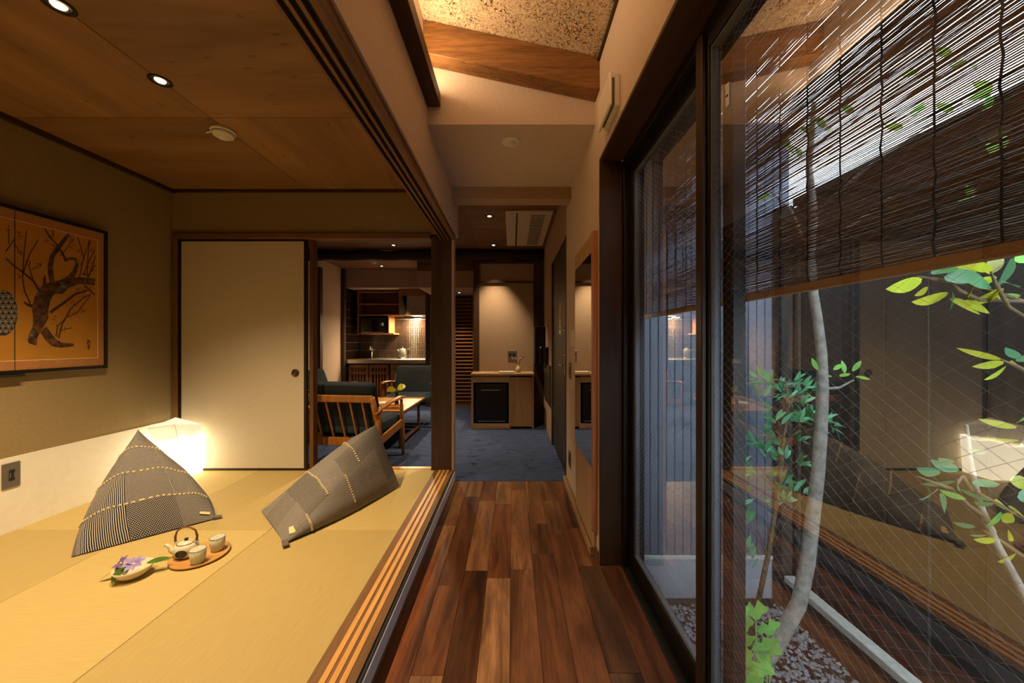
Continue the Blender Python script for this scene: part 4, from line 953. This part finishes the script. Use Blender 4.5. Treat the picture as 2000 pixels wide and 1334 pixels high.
def leaf_mesh(L, Wd, bend=.12, fold=.12, n=6):
    mb = MB(); vs_ = []
    for i in range(n+1):
        uu = i/n; h = Wd/2*(math.sin(PI*min(1, uu*.93+.05))**.8)*(1-.25*uu) if i < n else .0004
        z = -bend*L*uu*uu
        vs_ += [(uu*L, h, z+fold*h), (uu*L, 0, z), (uu*L, -h, z+fold*h)]
    fs_ = []
    for i in range(n): fs_ += [(3*i, 3*i+1, 3*i+4, 3*i+3), (3*i+1, 3*i+2, 3*i+5, 3*i+4)]
    return mb.add(vs_, fs_, True)
obj('leaf', leaf_mesh(.085, .036), M['leaf_green'], fb, loc=(.035, .025, .046), rot=(.3, -.15, .35))
obj('leaf', leaf_mesh(.080, .024), M['leaf_green'], fb, loc=(-.05, -.005, .045), rot=(.2, .42, 3.55))
obj('leaf', leaf_mesh(.055, .040, .3), M['leaf_green'], fb, loc=(-.02, -.025, .052), rot=(0, .35, -1.5))
obj('leaf', leaf_mesh(.05, .03), M['leaf_green'], fb, loc=(-.03, -.01, .05), rot=(0, .1, -.6))
# ------------------------------------------------------------------ the light court behind the window
ZG = -.25
struct(box('ground', .60, 1.60, -1.0, 1.96, ZG-.05, ZG-.012, M['soil']), 'dark soil bed of the narrow garden court', 'ground')
struct(box('foundation', .60, .66, -1.0, 1.96, ZG-.012, -.052, M['concrete']), 'concrete foundation under the garden window', 'foundation')
gv = MB(); rg = random.Random(9)
OCT = [(1,0,0),(-1,0,0),(0,1,0),(0,-1,0),(0,0,1),(0,0,-1)]; OF = [(0,2,4),(2,1,4),(1,3,4),(3,0,4),(2,0,5),(1,2,5),(3,1,5),(0,3,5)]
for k in range(5200):
    x, y = rg.uniform(.67, 1.41), rg.uniform(.2, 1.88); r = rg.uniform(.006, .013); a = rg.uniform(0, 6.28); c_, s_ = math.cos(a), math.sin(a)
    sx, sy, sz = r*rg.uniform(.8, 1.4), r*rg.uniform(.7, 1.1), r*rg.uniform(.5, .9); z = ZG-.006+rg.uniform(-.004, .006)
    gv.add([(x+(p[0]*sx*c_-p[1]*sy*s_), y+(p[0]*sx*s_+p[1]*sy*c_), z+p[2]*sz) for p in OCT], OF)
tag(obj('gravel', gv, M['gravel']), 'grey gravel bed at the foot of the fence', 'gravel', kind='stuff')
ms = MB().lathe([(.16, 0), (.15, .02), (.10, .045), (.05, .055), (.001, .058)], c=(.86, 1.03, ZG-.01), n=24)
tag(obj('moss_mound', ms, M['moss']), 'mossy mound under the broad leaved plant', 'moss')
kb = thing('garden_kerb', 'low garden kerb with pale stone cap along the fence', 'kerb', (1.425, .5, ZG))
obj('kerb_side', MB().box(-.02, .028, -1.4, 1.35, -.01, .14), M['kerb_side'], kb); obj('cap', MB().box(-.022, .030, -1.4, 1.35, .14, .173), M['kerb'], kb, .003)
fe = thing('board_fence', 'dark weathered board fence behind the garden', 'fence', (1.475, 0, ZG))
rf = random.Random(4); y = -.85
while y < 1.90:
    wd = rf.uniform(.13, .17); y1 = min(y+wd, 1.93)
    obj('fence_board', MB().box(rf.uniform(0, .006), .03, y+.002, y1-.002, 0, 2.08), M['fence'], fe, .002); y = y1
obj('cap_rail', MB().box(-.02, .05, -.85, 1.86, 2.08, 2.12), M['wood_dark_y'], fe, .003)
for yy in (1.838, .62): obj('batten', MB().box(-.016, -.001, yy-.012, yy+.012, .0, 2.07), M['post'], fe, .002)
tag(obj('fence_post', MB().box(1.408, 1.474, 1.868, 1.94, ZG-.01, 1.84), M['post'], None, .004), 'dark timber post where fence meets blue grey wall', 'post')
ew = thing('wall_court_end', 'blue grey vertical siding wall closing the garden court', 'wall', (.66, 1.955, 0), kind='structure')
sd0 = None
for k in range(19):
    x = k*.0445
    if sd0 is None: sd0 = obj('siding_board', MB().box(.0015, .043, -.012, .006, -.03, 2.32), M['siding'], ew, .003, loc=(x, 0, 0))
    else: c = sd0.copy(); COL.objects.link(c); c.location = (x, 0, 0)
obj('sheathing', MB().box(0, .845, .006, .03, -.03, 2.32), M['siding'], ew)
obj('flashing', MB().box(0, .845, -.022, .006, -.045, -.03), M['white_plastic'], ew); obj('stucco_base', MB().box(0, .845, -.012, .03, ZG-.02, -.045), M['concrete'], ew)
tag(obj('eave_board', MB().box(.66, 1.0, YN, 1.96, 2.36, 2.40), M['wood_dark_y']), 'dark eave board added over the garden court to shade its siding', 'eave', kind='structure')  # eave added, then lowered, to darken siding and far blind
# reed blinds outside
XB = .70
def blind(label, y0, y1, strings):
    zb, zt2 = 1.249, 2.14; o = thing('reed_blind', label, 'blind', (XB, y0, zb), group='reed blinds outside the garden window')
    rb_ = random.Random(int(y1*100)); mb = MB(); L = y1-y0; n = max(6, int(L/.0455)); z = .022; k = 0
    while z < zt2-zb:
        r = rb_.uniform(.00140, .00164); dens = .5+.5*math.sin(z*31+1.3*math.sin(z*11)); pitch = .0032+.0006*dens+rb_.uniform(-.0003, .0004)
        vs_ = []; e0, e1 = rb_.uniform(-.006, .004), rb_.uniform(-.004, .006); tilt = rb_.uniform(-.0006, .0006); dz = 0.0
        for i in range(n+1):
            dz = dz*.6+rb_.uniform(-.00045, .00045); yy = i/n*L+(e0 if i == 0 else e1 if i == n else 0); zz = z+dz+tilt*(i/n-.5); xx = rb_.uniform(-.0004, .0004)
            vs_ += [(xx+r*math.cos(a*PI/3+.5), yy, zz+r*math.sin(a*PI/3+.5)) for a in range(6)]
        fs_ = [(6*i+a, 6*i+(a+1) % 6, 6*i+6+(a+1) % 6, 6*i+6+a) for i in range(n) for a in range(6)]+[(5,4,3,2,1,0), tuple(6*n+a for a in range(6))]
        mb.add(vs_, fs_); z += pitch; k += 1
    q = obj('reeds', mb, M['reed'], o); q['kind'] = 'stuff'
    obj('bottom_rail', MB().box(-.008, .008, 0, L, 0, .02), M['rail'], o, .002); obj('top_rail', MB().box(-.008, .008, 0, L, zt2-zb, zt2-zb+.03), M['rail'], o, .002)
    for ys_ in strings:
        if not y0 < ys_ < y1: continue
        pts = [(-.004+.0015*math.sin(i*2.1), ys_-y0+.0012*math.sin(i*1.7+ys_*40), i/40*(zt2-zb)) for i in range(41)]
        obj('string', MB().tube(pts, .0017, 5), M['string'], o)
    return o
blind('brown reed blind across the nearer window pane', .0, 1.090, [q*.70/.75 for q in (1.149, 1.091, .998, .905, .8145, .7235, .633, .546, .456, .366, .276, .19)])
blind('brown reed blind behind the farther window pane', 1.105, 1.93, [1.12, 1.18, 1.265, 1.35, 1.435, 1.52, 1.605, 1.69, 1.775, 1.86, 1.92])
# pale slender tree
tr_ = thing('court_tree', 'slender pale tree trunk curving up in the garden court', 'tree', (.93, 1.40, ZG))
tp_ = [Vector((.90, 1.39, ZG-.03)), P(1462, 1325, 1.42), P(1515, 1262, 1.43), P(1560, 1180, 1.45), P(1577, 1100, 1.45), P(1586, 1020, 1.46), P(1597, 930, 1.46), P(1603, 850, 1.46), P(1607, 760, 1.46), P(1605, 690, 1.46), P(1597, 625, 1.46), P(1589, 575, 1.45), P(1583, 500, 1.44), P(1590, 420, 1.42), P(1580, 330, 1.40), P(1590, 200, 1.38)]
og = Vector(tr_.location)
obj('trunk', MB().tube([p-og for p in tp_], [.036,.032,.029,.027,.026,.025,.023,.022,.020,.018,.017,.016,.015,.013,.011,.008], 12), M['bark'], tr_)
for a, b, c in ((12, P(1545, 410, 1.40), P(1500, 370, 1.36)), (12, P(1650, 450, 1.35), P(1740, 385, 1.2)), (13, P(1690, 330, 1.25), P(1880, 200, 1.05)), (8, P(1640, 757, 1.46), P(1668, 742, 1.45))):
    obj('branch', MB().tube([tp_[a]-og, b-og, c-og], [.007, .005, .002], 6), M['bark'], tr_)
LM = {}
def leaf(parent, org, pos, L, Wd, ang, mat, rnd, key=None, tilt=None, bend=.15):
    key = (round(L, 2), round(Wd, 2), mat, bend)
    rot = Matrix.Rotation(-ang, 3, 'Y') @ Matrix.Rotation(rnd.uniform(-.5, .5), 3, 'Z') @ Matrix.Rotation((tilt if tilt is not None else rnd.uniform(.5, 1.3)), 3, 'X')
    if key not in LM:
        o = obj('leaf', leaf_mesh(L, Wd, bend), M[mat], parent); LM[key] = o.data
    else:
        o = bpy.data.objects.new('leaf', LM[key]); COL.objects.link(o); o.parent = parent
    o.location = pos-org; o.rotation_euler = rot.to_euler(); return o
rt = random.Random(31)
for (x, y, d) in ((1870,115,1.1),(1885,130,1.1),(1945,175,1.05),(1935,185,1.05),(1865,220,1.1),(1805,135,1.15),(1815,195,1.15),(1765,245,1.2),(1660,225,1.3),(1552,302,1.4),(1545,295,1.4),(1505,378,1.38),(1590,250,1.38),(1612,255,1.38),(1895,385,1.1),(1955,300,1.05),(1560,150,1.38),(1540,180,1.38)):
    for q in range(2): leaf(tr_, og, P(x+rt.uniform(-12, 12), y+rt.uniform(-8, 8), d), .05, .026, rt.uniform(0, 6.28), 'leaf_lime', rt)
for (x, y, an) in ((1597,722,2.0),(1610,735,.1),(1628,722,.5),(1640,735,.3),(1665,725,1.2),(1672,736,-.1),(1650,728,1.7)): leaf(tr_, og, P(x, y, 1.45), .05, .02, an, 'leaf_lime', rt)
# flowering shrub
sh = thing('flowering_shrub', 'feathery green shrub with small purple flowers before blue grey wall', 'shrub', (1.07, 1.62, ZG)); osh = Vector(sh.location)
cl = [(180,140),(230,150),(330,170),(400,160),(480,190),(540,210),(180,240),(250,310),(340,220),(430,230),(300,410),(370,390),(440,400),(520,390),(590,400),(650,440),(560,520),(130,540),(70,600),(60,480),(210,590),(330,640),(260,660),(430,690),(60,690),(130,750),(260,770),(330,800),(400,850),(480,870),(360,930),(70,880),(80,940),(230,940),(70,1060),(110,1060),(60,1190),(90,1230),(130,1280),(270,520),(300,560),(420,530),(250,470),(290,200),(370,270),(450,300)]
hub = [P(1500, 1085, 1.6), P(1520, 960, 1.6), P(1530, 860, 1.58), P(1540, 790, 1.56), P(1535, 750, 1.55)]
obj('stem', MB().tube([osh-osh]+[p-osh for p in hub], [.012,.010,.009,.008,.006,.004], 7), M['twig'], sh)
rs_ = random.Random(17)
for (zx, zy) in cl:
    px_, py_ = 1430+zx*.3, 700+zy*.3; d = min(rs_.uniform(1.45, 1.68), 1.37*F/(px_-1000)); c = P(px_, py_, d)
    h = min(hub, key=lambda q: (q-c).length+(.3 if q.z > c.z+.03 else 0))
    mid = (h+c)/2+Vector((0, 0, .015)); obj('branchlet', MB().tube([h-osh, mid-osh, c-osh], [.003, .002, .0012], 5), M['twig'], sh)
    a0 = math.atan2(c.z-h.z, c.x-h.x)
    for q in range(6): leaf(sh, osh, c+Vector((rs_.uniform(-.012, .012), rs_.uniform(-.02, .02), rs_.uniform(-.012, .012))), .056, .02, a0+rs_.uniform(-1.5, 1.5), 'leaf_teal', rs_, bend=.2, tilt=rs_.uniform(.1, .8))
    if rs_.random() < .45:
        fm = MB()
        for q in range(6):
            b = rs_.uniform(0, 6.28); d_ = Vector((math.cos(b), -.3, math.sin(b)))*.012; o_ = Vector((rs_.uniform(-.02,.02), -.02, rs_.uniform(-.02,.01)))
            fm.add([o_, o_+d_*.5+Vector((.003,0,0)), o_+d_, o_+d_*.5-Vector((.003,0,0))], [(0,1,2,3)])
        obj('flower', fm, M['petal_dark'], sh, loc=c-osh)
# broad-leaved plant
bp = thing('broad_leaf_plant', 'bright green plant with broad scalloped leaves at window foot', 'plant', (.83, 1.18, ZG+.03)); obp = Vector(bp.location); r5 = random.Random(8)
for (x, y, d, sz) in ((1474,1188,1.30,.048),(1448,1214,1.26,.044),(1500,1222,1.28,.046),(1456,1250,1.22,.042),(1488,1256,1.22,.046),(1450,1285,1.16,.040),(1486,1296,1.18,.042),(1446,1190,1.32,.034),(1508,1262,1.26,.034),(1465,1318,1.12,.036)):
    c = P(x, y, d); mb = MB(); n = 21; vs_ = [(0, 0, 0)]
    for i in range(n):
        a = -2.7+5.4*i/(n-1); rr = sz*(.80+.16*math.cos(a*4.6))*(1 if abs(a) < 2.4 else .8); vs_.append((rr*math.cos(a), rr*math.sin(a), -.10*rr*abs(math.sin(a*2.3))))
    mb.add(vs_, [(0, i, i+1) for i in range(1, n)], True)
    obj('leaf', mb, M['leaf_lime'], bp, loc=c-obp, rot=(r5.uniform(.5, .8), r5.uniform(-.3, .3), r5.uniform(-2.2, -.9)))
    obj('leaf_stalk', MB().tube([(r5.uniform(-.02,.02), r5.uniform(-.02,.02), -.03), (c-obp)*.6+Vector((0,0,.0)), c-obp-Vector((0,0,.002))], .0025, 5), M['leaf_lime'], bp)
# yellow-green branch plant at the right
yp = thing('yellow_leaf_tree', 'young tree with yellow green leaves close to the near pane', 'tree', (1.36, .72, ZG)); oyp = Vector(yp.location); r6 = random.Random(14)
stem = [Vector((1.36, .72, ZG-.03)), P(2130, 1430, .78), P(2010, 1180, .79), P(1945, 1060, .80), P(1912, 980, .81), P(1895, 900, .82), P(1888, 830, .82)]
obj('stem', MB().tube([p-oyp for p in stem], [.012,.010,.008,.007,.006,.005,.003], 8), M['bark'], yp)
main2 = [Vector((1.38, .70, ZG-.03)), Vector((1.36, .70, .4)), P(2150, 700, .78), P(2060, 590, .78)]
obj('stem', MB().tube([p-oyp for p in main2], [.013,.012,.010,.008], 8), M['bark'], yp)
for pth in ([P(2060,590,.78), P(1990,589,.79), P(1915,586,.80), P(1875,568,.80), P(1850,545,.8)], [P(2010,592,.79), P(1940,570,.80), P(1890,555,.8), P(1825,545,.8), P(1790,540,.8)], [P(2100,640,.78), P(2010,625,.78), P(1970,600,.78), P(1945,555,.78), P(1935,530,.78)],
            [P(2120,760,.78), P(2040,745,.78), P(1985,715,.78), P(1955,702,.78)], [P(1912,980,.81), P(1880,930,.82), P(1865,950,.82), P(1870,935,.82)], [P(1925,1010,.80), P(1890,985,.81), P(1860,955,.81), P(1830,945,.82), P(1790,930,.82)], [P(1905,960,.81), P(1950,985,.8), P(2010,1020,.79)], [P(2120,1050,.78), P(2010,1095,.79), P(1960,1060,.8), P(1920,1035,.8)]):
    obj('branch', MB().tube([p-oyp for p in pth], [.004]*(len(pth)-1)+[.0015], 6), M['twig'], yp)
YL = [ # px, py, angle (deg, from base, image plane, up positive), length, width, tone
 (1800,548,200,.052,.032,'y'),(1770,555,215,.03,.016,'y'),(1850,575,200,.055,.034,'y'),(1812,562,215,.028,.016,'y'),(1845,545,10,.055,.03,'d'),(1875,540,-20,.055,.036,'d'),(1855,585,-30,.05,.03,'y'),(1880,590,-25,.045,.028,'y'),(1820,535,20,.045,.022,'d'),(1905,520,160,.05,.03,'y'),
 (1930,535,60,.05,.022,'y'),(1935,530,150,.045,.02,'y'),(1975,505,-95,.055,.046,'d'),(1960,565,-140,.045,.036,'y'),(1945,560,-100,.03,.026,'y'),(1990,580,180,.045,.022,'g'),(1935,552,180,.04,.03,'y'),(1960,552,0,.05,.022,'d'),(1900,560,-130,.03,.024,'y'),(1985,512,20,.045,.026,'g'),(1860,570,-90,.035,.03,'d'),(1880,515,170,.05,.03,'g'),(1905,545,130,.045,.03,'y'),
 (1955,702,165,.075,.016,'y'),(1960,708,195,.05,.022,'y'),(1965,715,215,.06,.026,'y'),(1985,705,20,.04,.02,'d'),(1975,712,-10,.045,.025,'y'),(1990,700,150,.04,.018,'d'),
 (1985,835,170,.055,.020,'y'),(1990,860,190,.055,.020,'y'),(2000,815,200,.04,.02,'g'),(1925,885,170,.045,.014,'d'),(1860,905,165,.045,.016,'d'),
 (1835,925,170,.055,.03,'d'),(1870,920,160,.05,.03,'d'),(1865,940,200,.06,.032,'d'),(1830,955,215,.05,.044,'d'),(1835,965,-60,.055,.04,'d'),(1870,955,-20,.05,.024,'d'),(1885,975,165,.045,.024,'g'),(1900,945,10,.05,.018,'d'),(1935,978,165,.055,.018,'d'),(1940,985,180,.045,.018,'d'),
 (1945,985,-10,.055,.030,'y'),(1970,990,-30,.055,.034,'y'),(1990,975,30,.055,.04,'d'),(1955,1000,-110,.045,.032,'g'),(1960,1020,30,.04,.02,'y'),(1905,1030,175,.04,.02,'d'),(1930,1045,185,.045,.022,'d'),(1935,1040,20,.045,.018,'y'),(1945,1055,190,.045,.022,'y'),(1985,1080,190,.07,.026,'y'),(1970,1055,10,.06,.018,'y'),(1995,955,60,.045,.03,'y')]
for (x, y, an, L, wd, tn) in YL:
    if y < 620: L, wd = L*1.2, wd*1.35
    leaf(yp, oyp, P(x, y, .80+r6.uniform(-.02, .03)), L, wd, math.radians(an), {'y': 'leaf_yellow', 'd': 'leaf_deep', 'g': 'leaf_lime'}[tn], r6)
